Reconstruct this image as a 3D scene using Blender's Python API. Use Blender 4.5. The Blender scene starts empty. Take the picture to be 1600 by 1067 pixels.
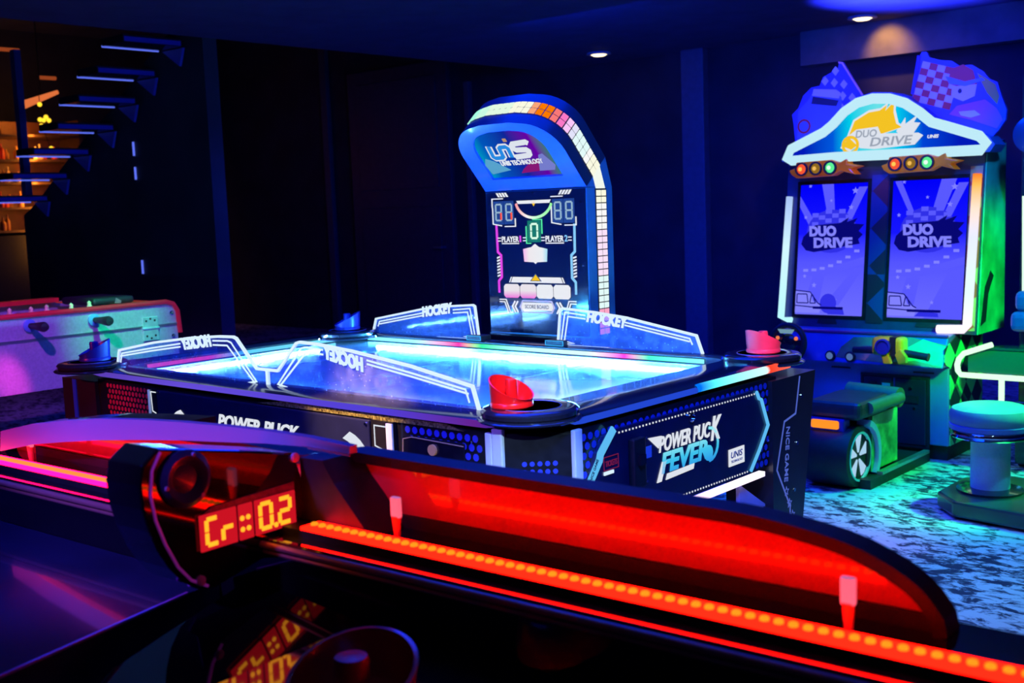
import bpy, bmesh, math, random
from mathutils import Vector, Matrix
random.seed(7)
C = bpy.context.scene.collection
S = bpy.context.scene
PI = math.pi
# ------------------------------------------------------------------ camera, world, lights, exposure
cd = bpy.data.cameras.new('camera'); cam = bpy.data.objects.new('camera', cd); C.objects.link(cam)
_r, _d, _f = Vector((.7486, .6620, -.0384)), Vector((.0476, -.1115, -.9926)), Vector((-.6613, .7411, -.1162))
_u = (-_f).cross(_r).normalized()
m3 = Matrix((_r, _u, -_f)).transposed()
cam.matrix_world = Matrix.Translation((2.690, -2.526, 1.4)) @ m3.to_4x4()
cd.sensor_width = 36; cd.lens = 1787.75 / 1600 * 36; cd.clip_start = .02; cd.clip_end = 60
cd.dof.use_dof = True; cd.dof.focus_distance = 3.35; cd.dof.aperture_fstop = 5.5
S.camera = cam
W = bpy.data.worlds.new('world'); S.world = W; W.use_nodes = True
W.node_tree.nodes['Background'].inputs[0].default_value = (.0, .01, .25, 1)
W.node_tree.nodes['Background'].inputs[1].default_value = .012
vs = S.view_settings
vs.view_transform = 'Standard'; vs.look = 'None'; vs.gamma = 1; vs.use_curve_mapping = False; vs.exposure = 0
try: S.display_settings.display_device = 'sRGB'
except Exception: pass

def aim(o, loc, tgt):
    o.location = loc
    o.rotation_euler = (Vector(tgt) - Vector(loc)).to_track_quat('-Z', 'Y').to_euler()
def area(name, loc, tgt, col, power, sx, sy=None):
    l = bpy.data.lights.new(name, 'AREA'); l.energy = power; l.color = col; l.shape = 'RECTANGLE'
    l.size = sx; l.size_y = sy or sx
    o = bpy.data.objects.new(name, l); C.objects.link(o); aim(o, loc, tgt); return o
def spot(name, loc, tgt, col, power, deg, blend=.6, rad=.03):
    l = bpy.data.lights.new(name, 'SPOT'); l.energy = power; l.color = col; l.spot_size = math.radians(deg)
    l.spot_blend = blend; l.shadow_soft_size = rad
    o = bpy.data.objects.new(name, l); C.objects.link(o); aim(o, loc, tgt); return o
# blue wash of the room, from ceiling fixtures, with added fill spots
BL = (.0, .03, 1)
area('blue_wash_lamp', (0, .2, 2.62), (0, .2, 0), BL, 60, 1.6)
area('blue_back_lamp', (-2.4, 3.6, 2.6), (-2.4, 4.6, 0), (.0, .015, 1), 90, 1.2)
area('blue_machine_lamp', (.0, 1.9, 2.6), (0.05, 3.5, 1.0), BL, 90, .8)
spot('blue_table_fill', (2.2, -1.3, 2.6), (1.0, -.1, .75), (.015, .10, 1), 420, 40, .6, .25)  # general fill added from the camera side for the table corner
spot('blue_side_lamp', (-.1, -1.9, 2.6), (.1, -.6, .75), (.03, .05, 1), 160, 60, .6, .2)
spot('blue_near_lamp', (.0, -2.6, 2.6), (.35, -1.9, .8), (.02, .02, 1), 50, 50, 1, .3)
spot('blue_hood_fill', (1.2, -1.6, 2.3), (-.05, .6, 1.6), (.0, .10, 1), 260, 20, .8, .1)  # added spot that brightens the tower hood from the front
spot('blue_ceiling_uplight', (-.7, 4.6, 1.7), (-.55, 5.15, 2.73), (.02, .03, 1), 3000, 62, 1, .05)
# lamps added under the rail to spread strip light over the playfield
for _x0, _x1, _y, _d in ((-.80, .74, .530, -1), (-.80, .74, -.486, 1)):
    area('rail_fill', ((_x0+_x1)/2, _y, .906), ((_x0+_x1)/2, _y + _d*.5, .86), (.05, .42, 1), 34 if _d < 0 else 18, _x1-_x0, .006)
for _x, _d in ((-.918, 1), (.852, -1)):
    _o = area('rail_fill', (_x, .025, .906), (_x + _d*.5, .025, .86), (.12, .38, 1), 14, .85, .006)
    _o.data.size, _o.data.size_y = .006, .85
    _o.rotation_euler = Vector((_d, 0, -.09)).to_track_quat('-Z', 'Z').to_euler()
spot('pale_corner_fill', (2.6, -2.1, 2.3), (.96, -.56, .72), (.45, .72, 1), 420, 9, .8, .03)  # added spot, only there to brighten the corner posts
# coloured spots, some added to light single things
spot('blue_panel_spot', (1.35, 2.3, 2.2), (.6, 3.65, 1.48), (.0, .25, 1), 130, 26, 1, .05)
spot('lilac_sign_spot', (1.4, .6, 2.3), (.1, 3.45, 1.93), (.5, .25, 1), 170, 23, .6, .05)
spot('yellow_bar_spot', (1.3, 1.6, 2.2), (.25, 3.1, .60), (1, .62, .05), 110, 5.5, .8, .03)
spot('cyan_floor_spot', (2.2, 2.2, 2.6), (1.1, 2.0, 0), (.0, .6, .8), 150, 50, .9, .05)
spot('white_floor_spot', (2.0, .2, 2.6), (1.45, 1.25, 0), (.30, .6, .75), 140, 50, .9, .05)
spot('pink_floor_spot', (1.3, .6, 2.6), (.55, 1.85, 0), (1, .2, .5), 90, 22, 1, .05)
spot('green_floor_spot', (1.9, 3.2, 2.6), (.8, 2.85, 0), (.0, 1, .15), 520, 40, 1, .05)
spot('green_machine_spot', (1.35, 2.3, 1.3), (.6, 3.55, .80), (.0, 1, .12), 260, 48, .7, .05)
spot('green_stool_spot', (1.5, 2.9, 2.5), (.965, 2.53, .46), (.05, 1, .25), 420, 18, .9, .05)
spot('cyan_cabinet_spot', (1.2, 1.6, 2.3), (.45, 3.31, .3), (.0, .35, 1), 90, 16, 1, .05)
spot('purple_left_spot', (-.6, -1.2, 2.6), (-2.75, .1, .8), (.42, .08, 1), 480, 40, .8, .05)
spot('green_left_spot', (-1.5, .2, 2.5), (-2.75, .52, .90), (.0, 1, .22), 520, 20, 1, .04)
spot('pink_pool_fill', (-1.6, -.6, 2.2), (-2.75, -.06, .66), (1, .05, .6), 500, 6, 1, .02)  # added spot; its pool stands in for a pink reflection
spot('red_mesh_fill', (-1.2, -2.2, 1.5), (-.95, -.6, .78), (1, .04, .08), 60, 24, .8, .03)  # added red spot carrying the front table's red glow to the mesh
spot('gold_fill', (.35, -1.75, 2.2), (.4, -.6, .875), (1, .5, .10), 600, 14, .8, .02)  # added warm spot that makes the gold strip show
spot('purple_hood_spot', (1.0, -2.9, 1.9), (.80, -1.41, 1.02), (.22, .10, 1), 150, 36, .8, .05)
spot('red_mallet_fill', (1.9, -1.5, 2.3), (.905, -.535, .96), (1, .14, .06), 220, 6, .8, .03)  # added to brighten the red mallet
spot('pink_mallet_fill', (2.2, -.9, 2.2), (.957, .565, .96), (1, .25, .4), 240, 5.5, .8, .03)  # added to brighten the pink mallet
spot('warm_beam_spot', (-1.14, 5.98, 2.70), (-1.10, 6.24, 2.50), (1, .46, .02), 11, 80, .9, .02)
# ------------------------------------------------------------------ helpers
OFF = Vector((0, 0, 0))
class MB:
    def __init__(s): s.v = []; s.f = []; s.mi = []; s.m = 0
    def add(s, vs, fs):
        b = len(s.v); s.v += [tuple(v) for v in vs]
        for f in fs: s.f.append([b + i for i in f]); s.mi.append(s.m)
        return s
    def box(s, x0, x1, y0, y1, z0, z1):
        return s.add([(x0,y0,z0),(x1,y0,z0),(x1,y1,z0),(x0,y1,z0),(x0,y0,z1),(x1,y0,z1),(x1,y1,z1),(x0,y1,z1)],
            [(0,3,2,1),(4,5,6,7),(0,1,5,4),(1,2,6,5),(2,3,7,6),(3,0,4,7)])
    def prism(s, poly, o, U, V, N):
        o, U, V, N = Vector(o), Vector(U), Vector(V), Vector(N)
        n = len(poly); a = [o + U*p[0] + V*p[1] for p in poly]
        return s.add(a + [p + N for p in a], [list(range(n))[::-1], list(range(n, 2*n))] + [(i, (i+1) % n, n+(i+1) % n, n+i) for i in range(n)])
    def quad(s, *p): return s.add(p, [tuple(range(len(p)))])
    def cyl(s, p0, p1, r0, r1=None, n=16, caps=True):
        r1 = r0 if r1 is None else r1
        p0, p1 = Vector(p0), Vector(p1); ax = (p1 - p0).normalized()
        e1 = ax.orthogonal().normalized(); e2 = ax.cross(e1); vs = []
        for p, r in ((p0, r0), (p1, r1)):
            vs += [p + (e1*math.cos(2*PI*i/n) + e2*math.sin(2*PI*i/n))*r for i in range(n)]
        fs = [(i, (i+1) % n, n+(i+1) % n, n+i) for i in range(n)]
        if caps: fs += [list(range(n))[::-1], list(range(n, 2*n))]
        return s.add(vs, fs)
    def tube(s, pts, r, n=8, closed=False):
        P = [Vector(p) for p in pts]; k = len(P); rings = []; up = None
        for i in range(k):
            if closed: t = (P[(i+1) % k] - P[i-1])
            else: t = P[min(i+1, k-1)] - P[max(i-1, 0)]
            t.normalize()
            if up is None: up = t.orthogonal().normalized()
            e1 = (up - t*up.dot(t)).normalized(); up = e1; e2 = t.cross(e1)
            rings.append([P[i] + (e1*math.cos(2*PI*j/n) + e2*math.sin(2*PI*j/n))*r for j in range(n)])
        vs = [v for R in rings for v in R]; fs = []
        for i in range(k if closed else k-1):
            a, b = i*n, ((i+1) % k)*n
            fs += [(a+j, a+(j+1) % n, b+(j+1) % n, b+j) for j in range(n)]
        if not closed: fs += [list(range(n))[::-1], [(k-1)*n+j for j in range(n)]]
        return s.add(vs, fs)
    def lathe(s, prof, c=(0,0,0), n=32, ax='z'):
        c = Vector(c); vs = []; k = len(prof)
        for r, z in prof:
            for j in range(n):
                a = 2*PI*j/n; p = (r*math.cos(a), r*math.sin(a), z)
                if ax == 'x': p = (p[2], p[0], p[1])
                if ax == 'y': p = (p[1], p[2], p[0])
                vs.append(c + Vector(p))
        fs = []
        for i in range(k-1):
            fs += [(i*n+j, i*n+(j+1) % n, (i+1)*n+(j+1) % n, (i+1)*n+j) for j in range(n)]
        fs += [list(range(n))[::-1], [(k-1)*n+j for j in range(n)]]
        return s.add(vs, fs)
    def strip(s, pts, w, o, U, V, N, closed=False):
        """flat band of width w along a 2-D polyline lying in plane o,U,V; thickness N"""
        P = [Vector((p[0], p[1])) for p in pts]; k = len(P); L = []; R = []
        for i in range(k):
            a = P[i] - P[i-1] if (i > 0 or closed) else P[1] - P[0]
            b = P[(i+1) % k] - P[i] if (i < k-1 or closed) else P[-1] - P[-2]
            a.normalize(); b.normalize(); na = Vector((-a.y, a.x)); nb = Vector((-b.y, b.x))
            m = na + nb
            m = m / max(m.length_squared / 2, .35) if m.length > 1e-6 else na
            L.append(P[i] + m*w/2); R.append(P[i] - m*w/2)
        for i in range(k if closed else k-1):
            j = (i+1) % k
            s.prism([L[i], R[i], R[j], L[j]], o, U, V, N)
        return s
def obj(name, mb, m, parent=None, smooth=False, bevel=0, seg=2, solid=True, kind=None, label=None):
    me = bpy.data.meshes.new(name)
    me.from_pydata([(v[0]-OFF.x, v[1]-OFF.y, v[2]-OFF.z) for v in mb.v], [], mb.f)
    for mm in (m if isinstance(m, (list, tuple)) else [m]): me.materials.append(mm)
    me.polygons.foreach_set('material_index', mb.mi)
    b = bmesh.new(); b.from_mesh(me); bmesh.ops.recalc_face_normals(b, faces=b.faces); b.to_mesh(me); b.free()
    if smooth: me.shade_smooth(); me.set_sharp_from_angle(angle=math.radians(38))
    o = bpy.data.objects.new(name, me); C.objects.link(o)
    if parent: o.parent = parent
    if bevel:
        d = o.modifiers.new('bevel', 'BEVEL'); d.width = bevel; d.segments = seg; d.limit_method = 'ANGLE'; d.harden_normals = False
    if kind: o['kind'] = kind
    if label: o['label'] = label
    return o
def thing(name, label, cat, loc=(0,0,0), group=None, rotz=0, kind=None):
    global OFF
    o = bpy.data.objects.new(name, None); C.objects.link(o); o.location = loc; o.rotation_euler = (0, 0, rotz)
    o['label'] = label; o['category'] = cat
    if group: o['group'] = group
    if kind: o['kind'] = kind
    OFF = Vector(loc) if not rotz else Vector((0, 0, 0))
    return o
def tag(o, label, cat, group=None):
    o['label'] = label; o['category'] = cat
    if group: o['group'] = group
    return o
def struct(name, mb, m, **k):
    global OFF
    OFF = Vector((0, 0, 0)); return obj(name, mb, m, kind='structure', **k)
def copy_tree(o, parent=None):
    c = o.copy(); C.objects.link(c)
    if parent: c.parent = parent
    for ch in list(o.children): copy_tree(ch, c)
    return c
_dg = None
def text(name, s, m, parent, o, U, V, w, h, N=(0,0,0), bold=.0, shear=0, mirror=False, extr=.02, label=None):
    """lettering fitted to a w x h box whose lower left corner is o, along unit vectors U (right) and V (up)"""
    cu = bpy.data.curves.new('t', 'FONT'); cu.body = s; cu.size = 1; cu.offset = bold; cu.shear = shear; cu.extrude = extr if any(N) else 0
    cu.resolution_u = 3
    t = bpy.data.objects.new('t', cu); C.objects.link(t)
    dg = bpy.context.evaluated_depsgraph_get(); me = bpy.data.meshes.new_from_object(t.evaluated_get(dg))
    bpy.data.objects.remove(t); bpy.data.curves.remove(cu)
    xs = [v.co.x for v in me.vertices]; ys = [v.co.y for v in me.vertices]
    x0, x1, y0, y1 = min(xs), max(xs), min(ys), max(ys)
    o, U, V, N = Vector(o), Vector(U), Vector(V), Vector(N)
    for v in me.vertices:
        a = (v.co.x-x0)/(x1-x0)*w; b = (v.co.y-y0)/(y1-y0)*h
        if mirror: a = w - a
        v.co = o + U*a + V*b + N*(.5 + .5*v.co.z/extr if any(N) else 0) - OFF
    me.name = name; me.materials.clear(); me.materials.append(m)
    ob = bpy.data.objects.new(name, me); C.objects.link(ob); ob.parent = parent
    if label: ob['label'] = label
    return ob
SEG = {'0':'abcdef','1':'bc','2':'abged','3':'abgcd','4':'fgbc','5':'afgcd','6':'afgedc','7':'abc','8':'abcdefg','C':'afed','r':'eg','-':'g'}
def segs(mb, ch, o, U, V, w, h, t, N, only=None):
    """seven-segment digit"""
    g = t*.18
    B = {'a':((t*.5+g, h-t/2),(w-t*.5-g, h-t/2)), 'd':((t*.5+g, t/2),(w-t*.5-g, t/2)), 'g':((t*.5+g, h/2),(w-t*.5-g, h/2)),
         'f':((t/2, h/2+g),(t/2, h-t/2-g)), 'e':((t/2, t/2+g),(t/2, h/2-g)), 'b':((w-t/2, h/2+g),(w-t/2, h-t/2-g)), 'c':((w-t/2, t/2+g),(w-t/2, h/2-g))}
    for k in (only or SEG[ch]): mb.strip(B[k], t, o, U, V, N)
    return mb
# ------------------------------------------------------------------ materials
def mat(name, col, rough=.5, metal=0, coat=0, noise=.0, nscale=20, em=None, es=0, spec=.5, bump=0):
    m = bpy.data.materials.new(name); m.use_nodes = True; nt = m.node_tree; b = nt.nodes['Principled BSDF']
    b.inputs['Base Color'].default_value = (*col, 1); b.inputs['Roughness'].default_value = rough
    b.inputs['Metallic'].default_value = metal; b.inputs['Coat Weight'].default_value = coat
    b.inputs['Coat Roughness'].default_value = .05; b.inputs['Specular IOR Level'].default_value = spec
    if em: b.inputs['Emission Color'].default_value = (*em, 1); b.inputs['Emission Strength'].default_value = es
    if noise or bump:
        tc = nt.nodes.new('ShaderNodeTexCoord'); nz = nt.nodes.new('ShaderNodeTexNoise'); nz.inputs['Scale'].default_value = nscale
        nz.inputs['Detail'].default_value = 5; nt.links.new(tc.outputs['Object'], nz.inputs['Vector'])
        if noise:
            mx = nt.nodes.new('ShaderNodeMix'); mx.data_type = 'RGBA'; mx.inputs[0].default_value = 1
            mr = nt.nodes.new('ShaderNodeMapRange'); mr.inputs[1].default_value = .3; mr.inputs[2].default_value = .7
            nt.links.new(nz.outputs['Fac'], mr.inputs[0]); nt.links.new(mr.outputs[0], mx.inputs[0])
            mx.inputs[6].default_value = (*[c*(1-noise) for c in col], 1); mx.inputs[7].default_value = (*[min(1, c*(1+noise)) for c in col], 1)
            nt.links.new(mx.outputs[2], b.inputs['Base Color'])
        if bump:
            bp = nt.nodes.new('ShaderNodeBump'); bp.inputs['Strength'].default_value = bump; bp.inputs['Distance'].default_value = .004
            nt.links.new(nz.outputs['Fac'], bp.inputs['Height']); nt.links.new(bp.outputs[0], b.inputs['Normal'])
    return m
def glow(name, col, s=1.0):
    m = bpy.data.materials.new(name); m.use_nodes = True; nt = m.node_tree; nt.nodes.clear()
    e = nt.nodes.new('ShaderNodeEmission'); e.inputs[0].default_value = (*col, 1); e.inputs[1].default_value = s
    o = nt.nodes.new('ShaderNodeOutputMaterial'); nt.links.new(e.outputs[0], o.inputs[0]); return m
def ramp_glow(name, axis, lo, hi, stops, s=1.0, const=False):
    """light strip whose diodes change colour along one object axis"""
    m = glow(name, (1,1,1), s); nt = m.node_tree; e = [n for n in nt.nodes if n.type == 'EMISSION'][0]
    tc = nt.nodes.new('ShaderNodeTexCoord'); sx = nt.nodes.new('ShaderNodeSeparateXYZ'); mr = nt.nodes.new('ShaderNodeMapRange')
    mr.inputs[1].default_value = lo; mr.inputs[2].default_value = hi; cr = nt.nodes.new('ShaderNodeValToRGB')
    nt.links.new(tc.outputs['Object'], sx.inputs[0]); nt.links.new(sx.outputs['XYZ'.index(axis)], mr.inputs[0]); nt.links.new(mr.outputs[0], cr.inputs[0])
    el = cr.color_ramp.elements; el[0].position = stops[0][0]; el[0].color = (*stops[0][1], 1); el[1].position = stops[-1][0]; el[1].color = (*stops[-1][1], 1)
    for p, c in stops[1:-1]: k = el.new(p); k.color = (*c, 1)
    if const: cr.color_ramp.interpolation = 'CONSTANT'
    nt.links.new(cr.outputs[0], e.inputs[0]); return m
BLK = mat('black_gloss', (.012, .012, .016), .22, coat=.3, noise=.25, nscale=30)
BLM = mat('black_matt', (.014, .014, .018), .55, noise=.3, nscale=40)
BLR = mat('black_rail', (.02, .02, .028), .18, coat=.6)
NAVY = mat('navy_print', (.02, .025, .06), .35, noise=.3, nscale=12)
ALU = mat('aluminium', (.55, .57, .6), .35, metal=.85, noise=.15, nscale=60)
CHR = mat('chrome', (.8, .8, .82), .08, metal=1, noise=.05)
REDP = mat('red_plastic', (.85, .025, .01), .3, noise=.08)
BLUP = mat('blue_plastic', (.02, .03, .35), .3, noise=.1)
PNKP = mat('pink_red_plastic', (.95, .07, .12), .35, noise=.08)
WPRT = glow('white_lit_print', (.85, .9, 1), .85)
WEDG = glow('engraving_light', (.62, .78, 1), 1.15)
CYAN = glow('cyan_light', (.05, .5, 1), 1.0)
DIMB = mat('blue_dot', (.03, .05, .5), .4, em=(.0, .005, .25), es=.35)
YELP = mat('yellow_plastic', (.75, .6, .02), .35, noise=.08)
WHT = mat('white_paint', (.55, .56, .6), .4, noise=.1)
# ------------------------------------------------------------------ the room
def floor_mat():
    m = mat('mottled_floor', (.3, .3, .3), .55); nt = m.node_tree; b = nt.nodes['Principled BSDF']
    tc = nt.nodes.new('ShaderNodeTexCoord'); mp = nt.nodes.new('ShaderNodeMapping'); mp.inputs['Rotation'].default_value = (0, 0, .9); mp.inputs['Scale'].default_value = (1, 1.8, 1)
    n1 = nt.nodes.new('ShaderNodeTexNoise'); n1.inputs['Scale'].default_value = 12; n1.inputs['Detail'].default_value = 6; n1.inputs['Roughness'].default_value = .7; n1.inputs['Distortion'].default_value = .6
    n2 = nt.nodes.new('ShaderNodeTexNoise'); n2.inputs['Scale'].default_value = 2.2; n2.inputs['Detail'].default_value = 3
    ad = nt.nodes.new('ShaderNodeMath'); ad.operation = 'MULTIPLY_ADD'; ad.inputs[1].default_value = .35
    cr = nt.nodes.new('ShaderNodeValToRGB'); cr.color_ramp.elements[0].position = .6; cr.color_ramp.elements[0].color = (.025, .025, .06, 1)
    cr.color_ramp.elements[1].position = .70; cr.color_ramp.elements[1].color = (.62, .6, .62, 1)
    L = nt.links.new
    L(tc.outputs['Object'], mp.inputs[0]); L(mp.outputs[0], n1.inputs['Vector']); L(tc.outputs['Object'], n2.inputs['Vector'])
    L(n2.outputs['Fac'], ad.inputs[0]); L(n1.outputs['Fac'], ad.inputs[2]); L(ad.outputs[0], cr.inputs[0]); L(cr.outputs[0], b.inputs['Base Color'])
    bp = nt.nodes.new('ShaderNodeBump'); bp.inputs['Strength'].default_value = .15; L(n1.outputs['Fac'], bp.inputs['Height']); L(bp.outputs[0], b.inputs['Normal'])
    return m
DARKW = mat('dark_wall_paint', (.035, .035, .05), .7, noise=.25, nscale=3)
CEIL = mat('ceiling_paint', (.12, .12, .16), .8, noise=.15, nscale=4)
struct('floor', MB().box(-12, 4.5, -5, 7, -.1, 0), floor_mat())
struct('ceiling', MB().box(-4.7, 4.5, -5, 7, 2.73, 2.85).box(-12, -4.7, -5, 7, 3.9, 4.02), CEIL)
struct('wall_back', MB().box(-12, 4.5, 6.4, 6.55, 0, 4), DARKW)
struct('wall_left', MB().box(-12.1, -12, -5, 6.55, 0, 4), DARKW)
struct('wall_right', MB().box(4.5, 4.6, -5, 6.55, 0, 4), DARKW)
# sloping partition that closes the side of the stairs
struct('wall_stair', MB().prism([(-7.75, 0), (-7.75, 1.50), (-7.45, 1.62), (-6.9, 1.93), (-6.45, 2.16), (-6.1, 2.3), (-5.3, 2.75), (-5.05, 2.85), (-4.7, 2.73), (-4.7, 0)], (0, 2.46, 0), (1,0,0), (0,0,1), (0,.12,0)), mat('dark_partition', (.05, .05, .07), .6, noise=.3, nscale=2))
struct('trim_1', MB().box(-8.12, -8.0, 6.34, 6.4, 0, 3.9), mat('trim_paint', (.1, .1, .13), .5, noise=.1), bevel=.01)
struct('trim_2', MB().box(-3.05, -2.82, 6.3, 6.4, 0, 2.73), mat('pillar_paint', (.16, .16, .2), .5, noise=.1), bevel=.01)
struct('trim_3', MB().box(-1.85, 4.5, 6.24, 6.4, 2.46, 2.73), mat('beam_paint', (.22, .2, .18), .7, noise=.2, nscale=6))
struct('trim_4', MB().box(-5.78, -5.70, 6.34, 6.4, 0, 2.73), bpy.data.materials['trim_paint'], bevel=.01)
dr = struct('door_1', MB().box(-7.62, -6.0, 6.33, 6.4, .02, 3.0), mat('door_paint', (.055, .055, .085), .45, noise=.15), bevel=.015)
obj('door_panel', MB().box(-7.45, -6.17, 6.315, 6.33, 1.65, 2.85), bpy.data.materials['door_paint'], dr, bevel=.01)
obj('door_panel', MB().box(-7.45, -6.17, 6.315, 6.33, .2, 1.45), bpy.data.materials['door_paint'], dr, bevel=.01)
obj('door_handle', MB().cyl((-6.13, 6.33, 1.0), (-6.13, 6.27, 1.0), .015).cyl((-6.13, 6.275, 1.0), (-6.25, 6.275, 1.0), .012), ALU, dr, smooth=True)
# recessed downlights
for i, (x, y, lb) in enumerate([(-3.56, 5.78, 'small round recessed downlight left of the dark pillar, alone on the ceiling'), (-1.16, 5.90, 'small round recessed downlight in front of the warm patch on the beam')]):
    t = thing('ceiling_light', lb, 'light', (x, y, 2.73), 'recessed ceiling lights')
    obj('trim_ring', MB().lathe([(.105, 2.73), (.11, 2.715), (.075, 2.712), (.07, 2.73)], (x, y, 0), 24), WHT, t, smooth=True)
    obj('bulb', MB().lathe([(.0, 2.70), (.05, 2.702), (.07, 2.714), (.0, 2.725)], (x, y, 0), 20), glow('warm_bulb_%d' % i, (1, .82, .5), 3), t, smooth=True)
OFF = Vector((0, 0, 0))

# ------------------------------------------------------------------ the lit air hockey table in the middle
table = thing('air_hockey_table', 'large black air hockey table with glowing blue playfield and white lit guards', 'game table')
T = table
body = MB().prism([(-.93, -.59), (.926, -.59), (1.045, -.48), (1.045, .48), (.926, .59), (-.93, .59), (-1.045, .48), (-1.045, -.48)], (0, 0, .615), (1,0,0), (0,1,0), (0,0,.262))
obj('cabinet', body, BLK, T)
# top rail: flat ring with a rounded lip
def ring(x0, x1, y0, y1, r, n=7):
    P = []
    for cx, cy, a0 in ((x1-r, y1-r, 0), (x0+r, y1-r, 90), (x0+r, y0+r, 180), (x1-r, y0+r, 270)):
        P += [(cx + r*math.cos(math.radians(a0 + 90*i/n)), cy + r*math.sin(math.radians(a0 + 90*i/n))) for i in range(n+1)]
    return P
def loft(mb, loops):
    n = len(loops[0]); vs = [p for L in loops for p in L]; fs = []
    for k in range(len(loops)-1):
        fs += [(k*n+i, k*n+(i+1) % n, (k+1)*n+(i+1) % n, (k+1)*n+i) for i in range(n)]
    return mb.add(vs, fs)
def rz(R, z): return [(x, y, z) for x, y in R]
loops = [rz(ring(-.97, .90, -.52, .57, .10), .878), rz(ring(-.945, .875, -.505, .55, .09), .882), rz(ring(-.93, .865, -.495, .54, .08), .908), rz(ring(-.94, .875, -.505, .55, .09), .915),
         rz(ring(-1.01, 1.0, -.55, .585, .12), .915), rz(ring(-1.045, 1.03, -.585, .61, .14), .910), rz(ring(-1.055, 1.04, -.597, .62, .15), .904), rz(ring(-1.055, 1.04, -.597, .62, .15), .889), rz(ring(-1.03, 1.02, -.575, .60, .13), .880), rz(ring(-.97, .90, -.52, .57, .10), .878)]
obj('top_rail', loft(MB(), loops), BLR, T, smooth=True)
stp = [(0, (.15, .75, 1)), (.18, (.3, .8, 1)), (.33, (1, .02, .35)), (.40, (.02, .9, .3)), (.55, (.4, .85, 1)), (.70, (.5, .85, 1)), (.80, (1, .03, .6)), (.86, (.05, .8, .5)), (1, (.2, .8, 1))]
PF = mat('playfield_white', (.62, .68, .8), .12, coat=1, noise=.03, nscale=6)
pf = obj('playfield', MB().box(-.955, .885, -.515, .56, .872, .884), PF, T)
SEAM = mat('seam_line', (.05, .08, .3), .4)
obj('centre_line', MB().box(-.052, -.046, -.51, .555, .884, .8846), SEAM, pf)
for x in (-.52, .42): obj('goal_line', MB().box(x-.002, x+.002, -.51, .555, .884, .8846), SEAM, pf)
obj('centre_circle', MB().strip([(-.05 + .15*math.cos(2*PI*i/40), .02 + .15*math.sin(2*PI*i/40)) for i in range(40)], .005, (0,0,.884), (1,0,0), (0,1,0), (0,0,.0006), True), SEAM, pf)
def strip_light(name, x0, x1, y0, y1, m):
    return obj(name, MB().box(x0, x1, y0, y1, .888, .901), m, T)
SL = 1.5
strip_light('light_strip', -.83, .76, .538, .543, ramp_glow('strip_far', 'X', -.85, .78, stp, SL))
strip_light('light_strip', -.83, .76, -.498, -.493, ramp_glow('strip_near', 'X', -.85, .78, [(0, (.15, .7, 1)), (.5, (.1, .6, 1)), (1, (.25, .75, 1))], SL*.8))
strip_light('light_strip', -.932, -.927, -.40, .45, ramp_glow('strip_left', 'Y', -.4, .45, [(0, (1, .1, .5)), (.3, (1, .05, .4)), (.45, (.1, .6, 1)), (1, (.2, .8, 1))], SL*.7))
strip_light('light_strip', .862, .867, -.40, .45, ramp_glow('strip_right', 'Y', -.4, .45, [(0, (.4, .8, 1)), (.6, (.8, .8, 1)), (1, (1, .5, .9))], SL*.9))
# clear guards with engraved glowing lines
def acrylic():
    m = bpy.data.materials.new('clear_acrylic'); m.use_nodes = True; nt = m.node_tree; nt.nodes.clear(); L = nt.links.new
    tr = nt.nodes.new('ShaderNodeBsdfTransparent'); tr.inputs[0].default_value = (.78, .86, 1, 1)
    pb = nt.nodes.new('ShaderNodeBsdfPrincipled'); pb.inputs['Base Color'].default_value = (.35, .45, .9, 1); pb.inputs['Roughness'].default_value = .08
    pb.inputs['Emission Color'].default_value = (0, .02, 1, 1); pb.inputs['Emission Strength'].default_value = .25
    mx = nt.nodes.new('ShaderNodeMixShader'); o = nt.nodes.new('ShaderNodeOutputMaterial')
    tc = nt.nodes.new('ShaderNodeTexCoord'); n1 = nt.nodes.new('ShaderNodeTexNoise'); n1.inputs['Scale'].default_value = 35; n1.inputs['Detail'].default_value = 4
    vo = nt.nodes.new('ShaderNodeTexVoronoi'); vo.inputs['Scale'].default_value = 55
    lt = nt.nodes.new('ShaderNodeMath'); lt.operation = 'LESS_THAN'; lt.inputs[1].default_value = .13
    mr = nt.nodes.new('ShaderNodeMapRange'); mr.inputs[1].default_value = .4; mr.inputs[2].default_value = .75; mr.inputs[3].default_value = .10; mr.inputs[4].default_value = .26
    ad = nt.nodes.new('ShaderNodeMath'); ad.operation = 'MULTIPLY_ADD'; ad.inputs[1].default_value = .35
    L(tc.outputs['Object'], n1.inputs['Vector']); L(tc.outputs['Object'], vo.inputs['Vector']); L(n1.outputs['Fac'], mr.inputs[0]); L(vo.outputs['Distance'], lt.inputs[0])
    L(lt.outputs[0], ad.inputs[0]); L(mr.outputs[0], ad.inputs[2]); L(ad.outputs[0], mx.inputs[0]); L(tr.outputs[0], mx.inputs[1]); L(pb.outputs[0], mx.inputs[2]); L(mx.outputs[0], o.inputs[0]); return m
ACR = acrylic()
mx_ = lambda P: [(-.092 - x, z) for x, z in P]
nl = [(-.893, .905), (-.871, .971), (-.65, 1.008), (-.424, 1.034), (-.28, 1.045), (-.205, 1.047), (-.19, 1.043), (-.097, .958), (-.0475, .958), (-.0475, .905)]
n1 = [(-.862, .93), (-.85, .962), (-.66, .990), (-.49, 1.013)]; n1b = [(-.31, 1.031), (-.232, 1.034), (-.214, 1.03), (-.098, .920), (-.145, .912)]
n2 = [(-.86, .952), (-.66, .981), (-.49, 1.003)]; n2b = [(-.31, 1.018), (-.235, 1.020), (-.105, .914)]
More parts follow.
